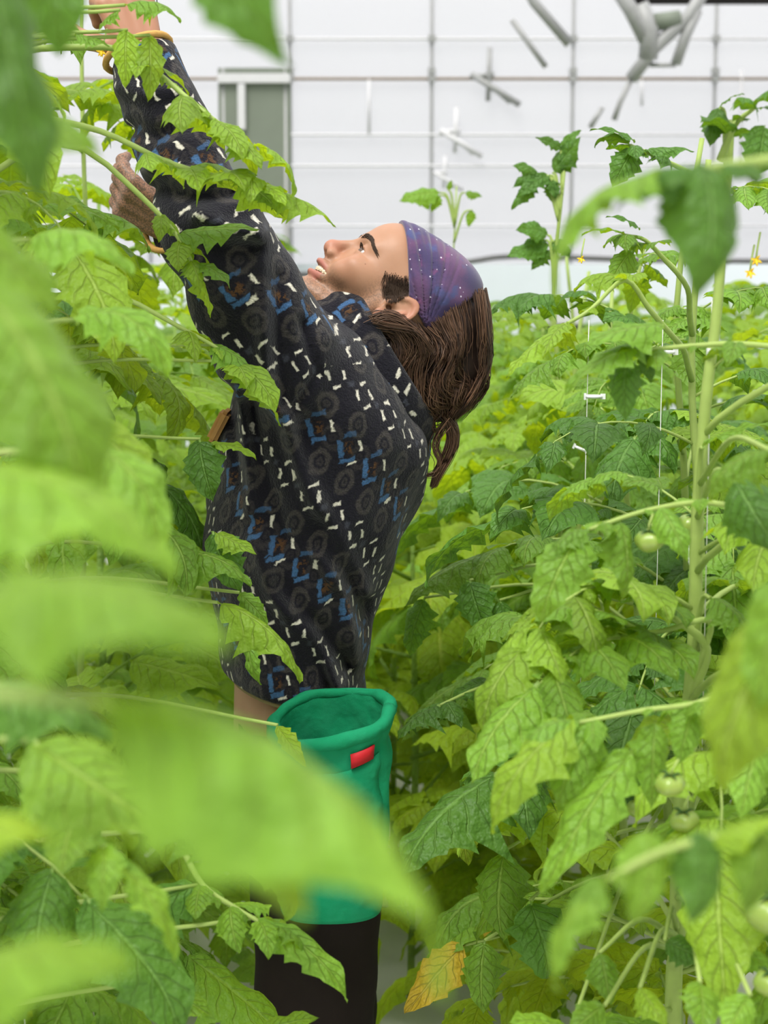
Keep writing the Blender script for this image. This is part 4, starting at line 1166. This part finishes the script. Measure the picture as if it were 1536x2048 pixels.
for sgn in (1, -1):
    nb = 260; t = rng.random(nb); y0 = 13 + 39 * t; w_ = 4.6 * (1 - .55 * t)
    z0 = 33.5 + 7.0 * np.sin(t * 2.3) - 7 * t * t + rng.uniform(-1, 1, nb) * w_
    dy, dz = (3 + 6 * t), (3.5 - 5.5 * t)
    cols_ = []
    for q in (0, .5, 1):
        yy, zz = y0 + dy * q * .8, z0 + dz * q * .8
        xx = surf_x(yy, zz) + .4 + .9 * math.sin(q * 3)
        cols_.append(np.array(HO) + (np.stack([xx, yy * sgn, zz], 1) * .001) @ HRn.T)
    ps = np.stack(cols_, 1); rs = np.tile([.00045, .00042, .00012], (nb, 1))
    v, q = strands(ps, rs); pchild('eyebrow', v, q, HAIRD)
    ps, rs = [], []
    for i in range(34):
        t = i / 33; a = -1.0 + 2.0 * t
        base = Vector((77 + 13.4 * math.cos(a * .9) , (31 + 13.4 * math.sin(a * .9)), 20.5 - 1.5 * a * a))
        ps.append([h2w((base.x, base.y * sgn, base.z)), h2w((base.x + 3, (base.y + 1.5 * a) * sgn, base.z + .5)), h2w((base.x + 5.5, (base.y + 3 * a) * sgn, base.z + 3))]); rs.append([.00045, .0004, .00015])
    v, q = strands(ps, rs); pchild('eyelash', v, q, HAIRD)

# ---- headband
def band_sdf(x, y, z):
    s = np.abs(y)
    d = ell(x, y, z, (-2, 0, 44), (102, 81, 92))
    d = smin(d, ell(x, y, z, (55, 0, 58), (45.5, 62, 47)), 22)
    d = smin(d, ell(x, y, z, (-38, 0, 84), (66, 66, 68)), 34)
    # pleats fanning out from behind the ear
    ang = np.arctan2(z - 30, x + 62)
    fr = np.clip((x - 5 - .0 * z) / 60, 0, 1)
    pl_ = np.abs(((ang * 5.2 + .06 * np.sin(z * .06)) % 1.0) - .5)
    d = d + (3.4 * np.exp(-(pl_ / .10) ** 2) - 1.6 * np.exp(-((pl_ - .3) / .16) ** 2)) * np.clip((1.25 - ang) / .55, 0, 1) * np.clip((ang + .25) / .3, 0, 1) * np.clip((s - 8) / 30, .2, 1)
    d = d - 1.0 * np.sin((x * .6 + z) * .11 + 1.0) * np.clip((60 - x) / 40, 0, 1)
    # cut: front edge from the forehead to above the ear, lower edge, open back
    fe = (x + 3) * .53 - (z - 37) * .848 * 1.0
    fe = np.where(x < -3, 35 - z + (x + 3) * .02, fe)
    d = smax(d, fe, 3)
    d = smax(d, -x - 64 + .06 * (z - 46) - 2.2 * np.sin(s * .06), 3)
    return d
vN, qN = nets(band_sdf, (-110, -95, 15), (112, 95, 165), 2.0)
vN = relax(vN, qN, 1)
m = Mat('galaxy_print_jersey'); n1 = m.noise(16, 4); n2 = m.noise(30, 3); n3 = m.noise(600, 2)
c = m.mix(n1.step(.38, .62), (.125, .060, .135), (.058, .045, .120)); c = m.mix(n2.step(.30, .42), c, (.065, .075, .19)); c = m.mix(1.0 - n2.step(.58, .72), c, (.20, .065, .16))
vo = m.n('ShaderNodeTexVoronoi'); vo.inputs['Scale'].default_value = 95; tcx = m.n('ShaderNodeTexCoord'); m.l(tcx.outputs['Object'], vo.inputs['Vector'])
c = m.mix(m.e(vo.outputs['Distance']).step(.08, .16) * m.noise(38, 2).step(.50, .54), c, (.75, .72, .85))
c = m.mix(n3 * .35, c, (.03, .02, .05)); m.bsdf(c, .8, .15, Sheen_Weight=.25); m.bump(n3, .25, .0008); BANDM = m.done()
hb = pchild('headband', np.array(HO) + (vN * .001) @ HRn.T, qN, BANDM)

# ---- hair
m = Mat('brown_hair'); oi = m.attr('sid'); f_ = m.e(oi.outputs['Fac'])
c = m.mix(f_, (.018, .009, .006), (.215, .115, .065)); m.bsdf(c, .42, .45); HAIRM = m.done()
HCORE = simple('brown_hair_mass', (.022, .013, .009), .6, .25, 60, .3, .3)
hc = [((838, 690), .052, .052), ((905, 660), .052, .062), ((915, 735), .045, .058), ((855, 760), .050, .050), ((880, 800), .030, .035)]
def core_sdf(x, y, z):
    d = None
    for (px_, py_), r_, ry_ in hc:
        c_ = W(px_, py_, YP); q = ell(x, y, z, c_, (r_, ry_, r_ * 1.05)); d = q if d is None else smin(d, q, .025)
    return d
c_ = W(870, 720, YP)
vC, qC = nets(core_sdf, (c_.x - .14, YP - .11, c_.z - .14), (c_.x + .14, YP + .11, c_.z + .14), .004)
hair_core = pchild('hair', vC, qC, HCORE)
# guide strands in the picture plane, from the ear lobe round to the crown
guides = [
    [(738, 640), (775, 632), (815, 645), (850, 690), (868, 735), (850, 780)],
    [(748, 648), (790, 660), (822, 700), (826, 750), (835, 800), (862, 828)],
    [(770, 655), (785, 700), (792, 745), (812, 790), (845, 822), (872, 835)],
    [(815, 640), (835, 690), (812, 740), (822, 790), (858, 815), (880, 838)],
    [(850, 652), (882, 690), (862, 745), (868, 795), (895, 815), (893, 842)],
    [(885, 630), (905, 690), (892, 745), (912, 780), (915, 810), (900, 842)],
    [(925, 600), (938, 670), (925, 730), (945, 775), (928, 812), (900, 838)],
    [(950, 585), (962, 650), (955, 715), (958, 765), (930, 812), (898, 835)],
    [(966, 582), (973, 650), (970, 715), (958, 775), (925, 815), (895, 840)]]
G = np.array([[[W(a, b, YP).x, W(a, b, YP).z] for a, b in g] for g in guides])
def interp_path(P, k):
    out = catmull([Vector((p[0], 0, p[1])) for p in P], 5); idx = np.linspace(0, len(out) - 1, k).round().astype(int)
    return np.array([[out[i].x, out[i].z] for i in idx])
K = 16; GP = np.array([interp_path(g, K) for g in G])
N = 2600
ps = np.zeros((N, K, 3)); rs = np.zeros((N, K)); sid = np.zeros(N)
locks = rng.random((60, 6))
tt = np.linspace(0, 1, K)
for i in range(N):
    L = locks[i % 60]
    a = np.clip(L[0] + rng.normal(0, .035), 0, .999) * (len(GP) - 1); j = int(a); f = a - j
    p = GP[j] * (1 - f) + GP[j + 1] * f
    s = np.clip((L[1] ** .6 if i % 5 else -L[1]) + rng.normal(0, .12), -1, 1)      # mostly on the near side
    hw = np.interp(tt, [0, .25, .6, .85, 1], [.070 if a > 1.2 else .083, .078, .066, .045, .022])
    y = YP - hw * s * (1 + .06 * np.sin(tt * 7 + L[2] * 6))
    inn = (1 - abs(s)) * .004
    wv = .0095 * np.sin(tt * (8 + 8 * L[3]) + L[4] * 6.28) * np.minimum(1, tt * 1.6) + .0022 * np.sin(tt * 21 + rng.random() * 6) * tt
    jit = rng.normal(0, .0030, 3)
    ps[i, :, 0] = p[:, 0] + wv + jit[0] * (0.4 + tt); ps[i, :, 2] = p[:, 1] + wv * .5 + jit[2]; ps[i, :, 1] = y + wv * .7 + jit[1]
    e = rng.uniform(.75, 1.0)
    ps[i] = np.array([np.interp(tt * e, tt, ps[i, :, q]) for q in range(3)]).T
    rs[i] = rng.uniform(.0005, .0009) * np.interp(tt, [0, .1, .8, 1], [.8, 1, .8, .2]); sid[i] = np.clip(.15 + .6 * L[5] + rng.normal(0, .18), 0, 1)
# the two hanging curls
curlA = [(888, 828), (905, 850), (908, 878), (896, 910), (880, 940), (866, 968)]
curlB = [(896, 836), (876, 862), (868, 890), (878, 915), (868, 940), (838, 946)]
curlC = [(892, 832), (900, 870), (890, 905), (874, 935), (866, 960), (862, 970)]
ex_p, ex_r, ex_s = [], [], []
for g, n_ in ((curlA, 60), (curlB, 26), (curlC, 40), ([(880, 820), (862, 842), (866, 858), (885, 850), (890, 842), (888, 836)], 18), ([(748, 640), (770, 648), (800, 652), (830, 660), (850, 680), (862, 700)], 60), ([(742, 634), (760, 628), (785, 632), (812, 646), (835, 668), (845, 700)], 60)):
    base = interp_path([[W(a, b, YP).x, W(a, b, YP).z] for a, b in g], K)
    yy0 = -.085 if g[0][0] < 760 else -.035
    for i in range(n_):
        o_ = rng.normal(0, .0048, 3) * np.array([1, 1.3, 1])
        q = np.zeros((K, 3)); sp_ = (1 - .55 * tt)
        q[:, 0] = base[:, 0] + o_[0] * sp_; q[:, 2] = base[:, 1] + o_[2] * sp_; q[:, 1] = YP + yy0 + o_[1] * sp_ * 1.4
        ex_p.append(q); ex_r.append(rng.uniform(.0005, .0008) * np.interp(tt, [0, .8, 1], [1, .9, .3])); ex_s.append(rng.uniform(.1, .75))
ps = np.concatenate([ps, np.array(ex_p)]); rs = np.concatenate([rs, np.array(ex_r)]); sid = np.concatenate([sid, ex_s])
vS, qS = strands(ps, rs)
hs_ = npmesh('hair_strands', vS - np.array(PB), qS, HAIRM)
at2 = hs_.attributes.new('sid', 'FLOAT', 'POINT'); at2.data.foreach_set('value', np.repeat(sid, K * 3).astype(np.float32))
ho = link('strands', hs_, hair_core)
# temple hair and sideburn before the ear
ps, rs = [], []
for sgn in (1, -1):
    nb = 2100; x0 = 2 + 42 * rng.random(nb); z0 = 8 + 44 * rng.random(nb)
    dens = np.clip((47 - np.abs(z0 - 27) * 1.0 - x0) / 26, 0, 1) * np.clip((z0 - 4) / 10, 0, 1)
    ok = (rng.random(nb) < dens) & (x0 > 12 - z0 * .5)
    x0, z0 = x0[ok], z0[ok]; cols_ = []
    for q in (0, .5, 1):
        xx = x0 - q * 6; zz = z0 - q * 9 + q * q * 2
        yv = surf_y(xx, zz) + .2 + 1.5 * math.sin(q * 2.6)
        cols_.append(np.array(HO) + (np.stack([xx, yv * sgn, zz], 1) * .001) @ HRn.T)
    ps.append(np.stack(cols_, 1)); rs.append(np.tile([.00036, .00034, .00010], (len(x0), 1)))
ps = np.concatenate(ps); rs = np.concatenate(rs)
v, q = strands(ps, rs); sb = pchild('sideburn', v, q, HAIRD)

# ---- fleece jacket
FOLD = [(px2([(578, 815), (592, 880), (626, 965), (664, 1035), (700, 1110), (728, 1180)]), .012, .013), (px2([(655, 1030), (690, 1090), (715, 1160), (730, 1230)]), -.008, .012),
        (px2([(515, 1065), (560, 1170), (618, 1245), (655, 1305), (680, 1365)]), .010, .014), (px2([(560, 1150), (640, 1235), (690, 1330)]), -.007, .012), (px2([(640, 1095), (690, 1170), (712, 1250), (718, 1330)]), .009, .012),
        (px2([(486, 790), (498, 900), (506, 1010)]), .008, .012), (px2([(462, 780), (470, 860), (490, 960)]), -.008, .012), (px2([(505, 800), (522, 900), (560, 1000), (570, 1060)]), -.007, .014),
        (px2([(542, 490), (548, 600), (546, 700), (560, 800)]), .010, .012), (px2([(565, 560), (566, 680), (575, 800)]), -.008, .011), (px2([(612, 640), (640, 740), (578, 830)]), -.004, .006),
        (px2([(330, 350), (400, 372), (450, 375)]), .008, .012), (px2([(340, 385), (420, 410), (480, 400)]), -.007, .012), (px2([(430, 440), (490, 470), (535, 470)]), .009, .012), (px2([(420, 490), (480, 505), (535, 500)]), -.007, .010),
        (px2([(260, 190), (320, 210), (380, 200)]), .006, .012), (px2([(290, 270), (340, 290), (400, 270)]), -.006, .012), (px2([(600, 1220), (640, 1290), (660, 1370)]), -.007, .011), (px2([(700, 1150), (722, 1250), (726, 1340)]), -.006, .010)]
ARMS = [(SL, EL, W(278, 112, 2.43)), (SR, ER, W(345, 450, 2.67))]
def arm_sdf(x, y, z, A):
    S_, E_, W_ = A
    d = cap(x, y, z, S_, E_, .086, .064)
    d = smin(d, cap(x, y, z, E_, W_, .064, .047), .03)
    return d
def jacket_parts(x, y, z):
    t = loft_sdf(x, y, z, TORSO)
    a = arm_sdf(x, y, z, ARMS[0]); b = arm_sdf(x, y, z, ARMS[1])
    return t, a, b
hemA, hemB = W(462, 1335, YP), W(728, 1392, YP)
hem_n = np.array((-(hemB.z - hemA.z), 0, hemB.x - hemA.x)); hem_n /= np.linalg.norm(hem_n)
def jacket_sdf(x, y, z):
    t, a, b = jacket_parts(x, y, z)
    d = smin(smin(t, a, .055), b, .05)
    near = np.clip((YP - .02 - y) / .06, 0, 1)
    for pts, amp, w in FOLD:
        d = d - amp * 1.9 * np.exp(-lines_dist2(x, z, pts) / (w * w)) * near
    # slack cloth, slow rolls all round
    d = d - .0035 * np.sin(z * 38 + 9 * np.sin(y * 7) + x * 26) - .002 * np.sin(x * 61 - z * 33 + y * 40)
    hole = -cap(x, y, z, W(700, 800, YP), W(830, 640, YP), .082, .092)
    d = smax(d, hole, .012)
    hd = (x - hemA.x) * hem_n[0] + (z - hemA.z) * hem_n[2]
    d = smax(d, -hd, .008)
    inner = loft_sdf(x, y, z, TORSO, -.036)
    d = smax(d, -np.maximum(inner, hd - .10), .008)             # open at the hem
    for A in ARMS:                                              # open sleeve end
        S_, E_, W_ = A; ax = np.array((W_ - E_).normalized())
        q = (x - W_.x) * ax[0] + (y - W_.y) * ax[1] + (z - W_.z) * ax[2]
        d = np.where(np.sqrt((x - W_.x) ** 2 + (y - W_.y) ** 2 + (z - W_.z) ** 2) < .16, smax(d, q, .012), d)
    return d
vJ, qJ = nets(jacket_sdf, (-.46, YP - .36, .97), (.13, YP + .31, 2.03), .005)
vJ = relax(vJ, qJ, 1, .4)
jm = npmesh('jacket', vJ - np.array(PB), qJ, None)
t_, a_, b_ = jacket_parts(*[vJ[:, i].astype(np.float32) for i in range(3)])
zs, cx, rx, ry, cy = TORSO
CX = np.interp(vJ[:, 2], zs, cx)
maps = [(np.arctan2(vJ[:, 0] - CX, -(vJ[:, 1] - YP)), .185, vJ[:, 2], 0.0)]      # 0 towards the camera, + to the back
for A, off in ((ARMS[0], 1.0), (ARMS[1], 2.0)):
    S_, E_, W_ = [np.array(q) for q in A]
    ax = (W_ - S_); ax /= np.linalg.norm(ax)
    rel = vJ - S_
    sd = np.cross(ax, [0, -1, 0]); sd /= np.linalg.norm(sd); fd = np.cross(sd, ax)
    if fd[1] > 0: fd = -fd
    maps.append((np.arctan2(rel @ sd, rel @ fd), .082, rel @ ax, off))
lv = np.empty(len(jm.loops), np.int32); jm.loops.foreach_get('vertex_index', lv); lv4 = lv.reshape(-1, 4)
maps.append(((vJ[:, 0] - .02) / .185, .185, vJ[:, 2], 3.0))
cls = np.where(a_ < t_ - .006, 1, np.where(b_ < t_ - .006, 2, np.where(vJ[:, 2] > W(700, 715, YP).z, 3, 0))); fc = np.max(cls[lv4], 1)
pat = np.zeros((len(lv4), 4, 3), np.float32)
for k_, (ph, rad_, al, off) in enumerate(maps):
    f_m = fc == k_; p4 = ph[lv4[f_m]]
    p4 = p4[:, :1] + (p4 - p4[:, :1] + np.pi) % (2 * np.pi) - np.pi
    pat[f_m, :, 0] = p4 * rad_ + off; pat[f_m, :, 1] = al[lv4[f_m]] + off
a2 = jm.attributes.new('pat', 'FLOAT_VECTOR', 'CORNER'); a2.data.foreach_set('vector', pat.ravel())

m = Mat('patterned_fleece')
at3 = m.attr('pat'); U, Vv, _ = m.xyz(at3.outputs['Vector'])
dn1 = m.noise(75, 2) - .5; tcx = m.n('ShaderNodeTexCoord')
mp = m.n('ShaderNodeMapping'); mp.inputs['Location'].default_value = (3, 5, 7); m.l(tcx.outputs['Object'], mp.inputs[0]); dn2 = m.noise(75, 2, mp.outputs[0]) - .5
fz = m.noise(420, 3); fz2 = m.noise(170, 2)
U = U + dn1 * .010 + (fz2 - .5) * .004; Vv = Vv + dn2 * .010 - (fz2 - .5) * .003
ax_, ay_ = .0410, -.0300; bx_, by_ = -.0700, -.1400
det = ax_ * by_ - ay_ * bx_
I = U * (by_ / det) - Vv * (bx_ / det); J = Vv * (ax_ / det) - U * (ay_ / det)
def cell(i0, j0):
    di = (I - i0 + 100.5).frac() - .5; dj = (J - j0 + 100.5).frac() - .5
    return di * ax_ + dj * bx_, di * ay_ + dj * by_
def bx(x, y, hx_, hy_, so=.0022): return ((x.abs() - hx_).max(y.abs() - hy_)).step(-.0004, so)
x, y = cell(0.0, 0.0)
white = bx(x + y * .0, (y - x * .28).abs() - .0165, .0050, .0011).max(bx((x + y * .22).abs() - .0115, y, .0011, .0058))
x, y = cell(0.15, 0.5)
white = white.max(bx(x - .019 + y * .2, y - .004, .0011, .0065)).max(bx(x - .008, y + .024 - x * .35, .0050, .0012) * (I * .5).frac().step(.45, .55))
blue = bx(x + .011 + y * .15, y, .0026, .0120).max(bx(x, y + .0165 - x * .25, .0095, .0026)).max(bx(x - .002, y - .020 - x * .2, .008, .0022) * .6)
orange = bx(x, y, .0035, .0055, .006) * fz2.step(.45, .55).__rsub__(1.0)
x, y = cell(0.10, 0.27)
def ring(x, y):
    q = ((x / .0125) * (x / .0125) + (y / .0165) * (y / .0165)).sqrt()
    return (q - .92).abs().step(.10, .38).max((q - .25).abs().step(.05, .25) * .6)
r1 = ring(x, y); x, y = cell(0.62, 0.74); r2 = ring(x, y); x, y = cell(0.6, 0.5); r3 = ring(x, y) * .5
rg_ = r1.max(r2).max(r3)
x, y = cell(0.5, 0.0); r4 = (x.abs().max(y.abs())).step(.002, .006) * .5
c = m.mix(fz, (.0045, .0045, .0075), (.016, .015, .022))
c = m.mix(rg_ * fz2.step(.62, .42) * .85 if False else rg_ * (fz * 1.5 - .15) * .9, c, (.070, .062, .056))
c = m.mix(orange * .6, c, (.13, .062, .02)); c = m.mix(r4, c, (.06, .065, .085))
c = m.mix(blue * (fz * .9 + .35), c, (.050, .125, .260)); c = m.mix(white * (fz * .5 + .65), c, (.70, .66, .56))
m.bsdf(c, .92, .08, Sheen_Weight=.14); m.p.inputs['Sheen Roughness'].default_value = .5
m.bump(fz + fz2 * .9, .8, .0025); FLEECE = m.done()
jm.materials.append(FLEECE)
jacket = link('jacket', jm, person)
# standing collar
nC = Vector((.776, 0, .63)).normalized(); eC = Vector((.63, 0, -.776)).normalized(); cC = W(745, 738, YP)
m_lin = simple('navy_lining', (.012, .013, .026), .9, .1, 300, .3, .4)
V_, Q_ = [], []; NP_ = 56
prof = [(-.085, 1.24, 1.24), (-.05, 1.18, 1.20), (-.02, 1.13, 1.15), (.004, 1.07, 1.09), (.018, 1.00, 1.01), (.022, .93, .93), (.014, .88, .88), (-.02, .86, .86), (-.07, .84, .84)]
cpat = []
for j, (h_, s1, s2) in enumerate(prof):
    for i in range(NP_):
        a = 2 * math.pi * i / NP_
        wob = 1 + .018 * math.sin(3 * a + 1) + .012 * math.sin(7 * a + j)
        lift = .032 * math.exp(-((a - math.pi - .30) / 1.0) ** 2) + .016 * max(0, -math.sin(a)) 
        p_ = cC + eC * (.128 * s1 * math.cos(a) * wob) + Vector((0, 1, 0)) * (.098 * s2 * math.sin(a) * wob) + nC * (h_ + lift)
        V_.append(p_); cpat.append((a * .11 + 3.3, h_ * 1.0 + 3.1 + .3 * 0, 0))
for j in range(len(prof) - 1):
    for i in range(NP_):
        Q_.append((j * NP_ + i, j * NP_ + (i + 1) % NP_, (j + 1) * NP_ + (i + 1) % NP_, (j + 1) * NP_ + i))
cm = npmesh('collar', np.array([tuple(p) for p in V_]) - np.array(PB), np.array(Q_), FLEECE); cm.materials.append(m_lin)
mi = np.zeros(len(cm.polygons), np.int32); mi[5 * NP_:] = 1; cm.polygons.foreach_set('material_index', mi)
a3 = cm.attributes.new('pat', 'FLOAT_VECTOR', 'POINT'); a3.data.foreach_set('vector', np.array(cpat, np.float32).ravel())
col_o = link('collar', cm, jacket); sm_ = col_o.modifiers.new('s', 'SUBSURF'); sm_.levels = sm_.render_levels = 1
# khaki binding at hem and cuffs
KH = simple('khaki_binding', (.22, .17, .085), .8, .15, 200, .2, .2); TAN = simple('tan_binding', (.52, .30, .09), .8, .15, 200, .2, .2)
P_ = []
for i in range(41):
    a = 2 * math.pi * i / 40
    zz = W(600, 1368, YP).z
    rx_, ry_, cx_ = np.interp(zz, zs, rx) - .004, np.interp(zz, zs, ry) - .004, np.interp(zz, zs, cx)
    xx = cx_ + rx_ * math.cos(a); q = hemA.z + (hemB.z - hemA.z) * (xx - hemA.x) / (hemB.x - hemA.x)
    P_.append(Vector((xx, YP + ry_ * math.sin(a), q - .001)) - PB)
tube('hem_binding', P_, .0045, KH, jacket, 6)
for A, c0_ in ((ARMS[0], W(280, 100, 2.43)), (ARMS[1], None)):
    S_, E_, W_ = A; ax = (W_ - E_).normalized(); s1 = ax.orthogonal().normalized(); s2 = ax.cross(s1)
    P_ = [W_ + ax * .004 + (s1 * math.cos(a) + s2 * math.sin(a)) * .047 - PB for a in np.linspace(0, 2 * math.pi, 25)]
    tube('cuff_binding', P_, .005, TAN, jacket, 6)
# tan flap at the chest
v, f = box_geo((0, 0, 0), (.022, .05, .055)); pt = W(440, 850, 2.55)
fl_ = box('pocket_flap', pt - PB, (.016, .07, .050), simple('tan_leather', (.42, .22, .065), .6, .3), jacket, R=Matrix.Rotation(math.radians(28), 3, 'Y'), bevel=.005)

# ---- trousers and boots
def trouser_sdf(x, y, z):
    d = loft_sdf(x, y, z, HIPS, .004)
    for c_ in (YP - .095, YP + .095): d = smin(d, leg_sdf(x, y, z, c_, .004), .015)
    d = d - .004 * np.sin(x * 55 + z * 14 + 3 * np.sin(z * 9)) * np.clip((1.0 - z) * 2, 0, 1) - .003 * np.sin(z * 46 + x * 25)
    sl = z - W(600, 1420, YP).z - (x - W(600, 1420, YP).x) * .25
    return smax(d, sl, .006)
vT, qT = nets(trouser_sdf, (-.34, YP - .26, .05), (.10, YP + .26, 1.12), .007)
vT = relax(vT, qT, 2)
m = Mat('dark_brown_trousers'); n1 = m.noise(14, 3); n2 = m.noise(500, 2)
m.bsdf(m.mix(n1, (.0105, .0075, .0065), (.020, .014, .012)), .85, .12); m.bump(n2, .2, .001); TRO = m.done()
pchild('trousers', vT, qT, TRO)
BOOT = simple('black_rubber', (.02, .02, .02), .5, .4)
for c_ in (YP - .095, YP + .095):
    xa = W(652, 1024, YP).x
    def bsdf_(x, y, z):
        d = smin(cap(x, y, z, (xa, c_, .18), (xa, c_, .06), .06, .052), cap(x, y, z, (xa + .02, c_, .045), (xa - .17, c_, .042), .048, .046), .03)
        return smax(d, -z, .006)
    v, q = nets(bsdf_, (xa - .26, c_ - .09, -.012), (xa + .12, c_ + .09, .25), .008); pchild('boot', v, q, BOOT)

# ------------------------------------------------------------------ green picking bag at the hip
m = Mat('green_canvas'); n1 = m.noise(9, 4); n2 = m.noise(900, 1); n3 = m.noise(30, 3)
c = m.mix(n1, (.004, .175, .070), (.012, .270, .125)); c = m.mix((n3 - .35) * .4, c, (.055, .34, .20)); n5 = m.noise(17, 3)
m.bsdf(c, .88, .10); m.bump(n2 * .04 + n3 * .35 + n5 * 1.0, .75, .012); BAG = m.done()
YB = 2.34; KB = FPX / YB
bo = W(662, 1424, YB); bag = empty('picking_bag', bo)
tag(bag, 'green canvas picking bag with rolled rim and red tag at the hip', 'bag')
def bag_ring(t, i, n=64, inset=0.0):
    """t 0 rim .. 1 bottom"""
    a = 2 * math.pi * i / n
    rx_ = .0790 + .004 * math.sin(t * 3.1) - .012 * t ** 3; ry_ = .070 - .006 * t
    ca, sa = math.cos(a), math.sin(a)
    e = .82
    X = rx_ * math.copysign(abs(ca) ** e, ca); Yy = ry_ * math.copysign(abs(sa) ** e, sa)
    w = .0030 * math.sin(3 * a - 22 * t) * math.exp(-((t - .35) / .15) ** 2) + .0025 * math.sin(7 * a + 31 * t) * math.exp(-((t - .2) / .15) ** 2) + .0035 * math.sin(5 * a + 9 * t) * math.sin(math.pi * min(1, t * 1.6)) + .0012 * math.sin(11 * a - 6 * t) * math.exp(-t * 8) + .004 * math.sin(2 * a + 14 * t) * t
    k = 1 + (w - inset) / .075
    zz = -.290 * t + (.012 * ca + .018 * sa) * (1 - t)            # rim lifted to the far side
    return (X * k, Yy * k, zz + .0016 * math.sin(4 * a) * (1 - t))
V_, Q_ = [], []; n_ = 64
ts = [0, .02, .045, .075, .11, .15, .2, .26, .33, .41, .5, .6, .7, .8, .9, .96, 1.0]
rows = [[bag_ring(.16, i, n_, .006) for i in range(n_)], [bag_ring(.09, i, n_, .0055) for i in range(n_)], [bag_ring(.03, i, n_, .0055) for i in range(n_)], [bag_ring(.006, i, n_, .003) for i in range(n_)]]
rows = [[bag_ring(t, i, n_, .008) for i in range(n_)] for t in (.95, .7, .5, .35, .26)] + [[bag_ring(.22, i, n_, .0095) for i in range(n_)]] + rows
for t in ts:
    bulge = -.0085 * math.exp(-((t - .05) / .035) ** 2) + .006 * math.exp(-((t - .14) / .022) ** 2)
    rows.append([bag_ring(t, i, n_, bulge) for i in range(n_)])
V_ = [p for r_ in rows for p in r_]
for j in range(len(rows) - 1):
    for i in range(n_): Q_.append((j * n_ + i, j * n_ + (i + 1) % n_, (j + 1) * n_ + (i + 1) % n_, (j + 1) * n_ + i))
me = npmesh('bag_body', V_, np.array(Q_), BAG)
bm = bmesh.new(); bm.from_mesh(me); bm.verts.ensure_lookup_table()
bm.faces.new([bm.verts[(len(rows) - 1) * n_ + i] for i in range(n_)]); bm.faces.new([bm.verts[i] for i in range(n_)])
bmesh.ops.recalc_face_normals(bm, faces=bm.faces); bm.to_mesh(me); bm.free(); me.polygons.foreach_set('use_smooth', [True] * len(me.polygons))
bb = link('bag_body', me, bag); sm_ = bb.modifiers.new('s', 'SUBSURF'); sm_.levels = sm_.render_levels = 1
Pr = [Vector(bag_ring(.028, i, n_, -.001)) for i in range(n_)]; Pr.append(Pr[0])
rv, rf, ru = tube_geo(Pr, [.0100 + .0012 * math.sin(i * .4) + .0004 * math.sin(i * 1.3) - .003 * max(0, math.sin(2 * math.pi * i / n_)) for i in range(n_ + 1)], 10)
rr2 = link('rolled_rim', mesh('rolled_rim', rv, rf, BAG), bag)
# pocket on the near side, and the red tag standing out of it
def bag_surf(px_, py_, off=0.0):
    tgt = W(px_, py_, YB)
    best = None
    for i in range(64, 129):
        for q in range(0, 60):
            p_ = bag_ring(q / 60, i % 64 if False else i - 64, 64, -off)
            if p_[1] > 0: continue
            pp = proj(bo + Vector(p_)); dd = (pp[0] - px_) ** 2 + (pp[1] - py_) ** 2
            if best is None or dd < best[0]: best = (dd, q / 60, (i - 64))
    return best[1], best[2]
pk = []; nU, nV = 9, 8
for v_ in range(nV):
    for u_ in range(nU):
        a_i = 43.5 + u_ * 1.72; t0_ = .175 - .03 * (u_ / (nU - 1)) + .02 * math.sin(u_ / (nU - 1) * math.pi)
        t_b = t0_ + v_ / (nV - 1) * .40
        pk.append(bag_ring(t_b, a_i, 64, -.0032))
Qp = [(v_ * nU + u_, v_ * nU + u_ + 1, (v_ + 1) * nU + u_ + 1, (v_ + 1) * nU + u_) for v_ in range(nV - 1) for u_ in range(nU - 1)]
pme = npmesh('pocket', pk, np.array(Qp), BAG); po = link('pocket', pme, bag); so = po.modifiers.new('t', 'SOLIDIFY'); so.thickness = .003; so.offset = 1
RED = simple('red_tag', (.45, .012, .018), .6, .25, 200, .15, .1)
tg = []; tq = []
for v_ in range(3):
    for u_ in range(5):
        tg.append(bag_ring(.098 + v_ * .035 - u_ * .003, 50.6 + u_ * 1.12, 64, -.0062))
tq = [(v_ * 5 + u_, v_ * 5 + u_ + 1, (v_ + 1) * 5 + u_ + 1, (v_ + 1) * 5 + u_) for v_ in range(2) for u_ in range(4)]
tme = npmesh('tag', tg, np.array(tq), RED); to = link('tag', tme, bag); so = to.modifiers.new('t', 'SOLIDIFY'); so.thickness = .0025; so.offset = 1
# webbing belt that carries the bag
P_ = []
zz = W(600, 1450, YP).z
for i in range(41):
    a = 2 * math.pi * i / 40
    P_.append(Vector((np.interp(zz, HIPS[0], HIPS[1]) + (np.interp(zz, HIPS[0], HIPS[2]) + .010) * math.cos(a), YP + (np.interp(zz, HIPS[0], HIPS[3]) + .010) * math.sin(a), zz)) - bo)
bv, bq = [], []
for p_ in P_:
    bv += [p_ + Vector((0, 0, .014)), p_ - Vector((0, 0, .014))]
bq = [(2 * i, 2 * i + 1, 2 * i + 3, 2 * i + 2) for i in range(40)]
bme = npmesh('belt', [tuple(p_) for p_ in bv], np.array(bq), simple('black_webbing', (.012, .012, .012), .8, .1)); be = link('belt', bme, bag); so = be.modifiers.new('t', 'SOLIDIFY'); so.thickness = .003

# wire hook and rod above the raised hand
hk = empty('twine_hook', W(303, 20, 2.5)); tag(hk, 'thin grey wire hook hanging on a rod above the raised hand', 'hook')
tube('rod', [W(303, -60, 2.5) - hk.location, W(303, 14, 2.5) - hk.location], .0035, STEEL, hk)
tube('wire', catmull([W(a, b, 2.5) - hk.location for a, b in ((313, -40), (314, 4), (318, 12), (310, 18), (316, 24), (320, 14), (314, 8))], 4), .0009, HOSEM, hk, 5)
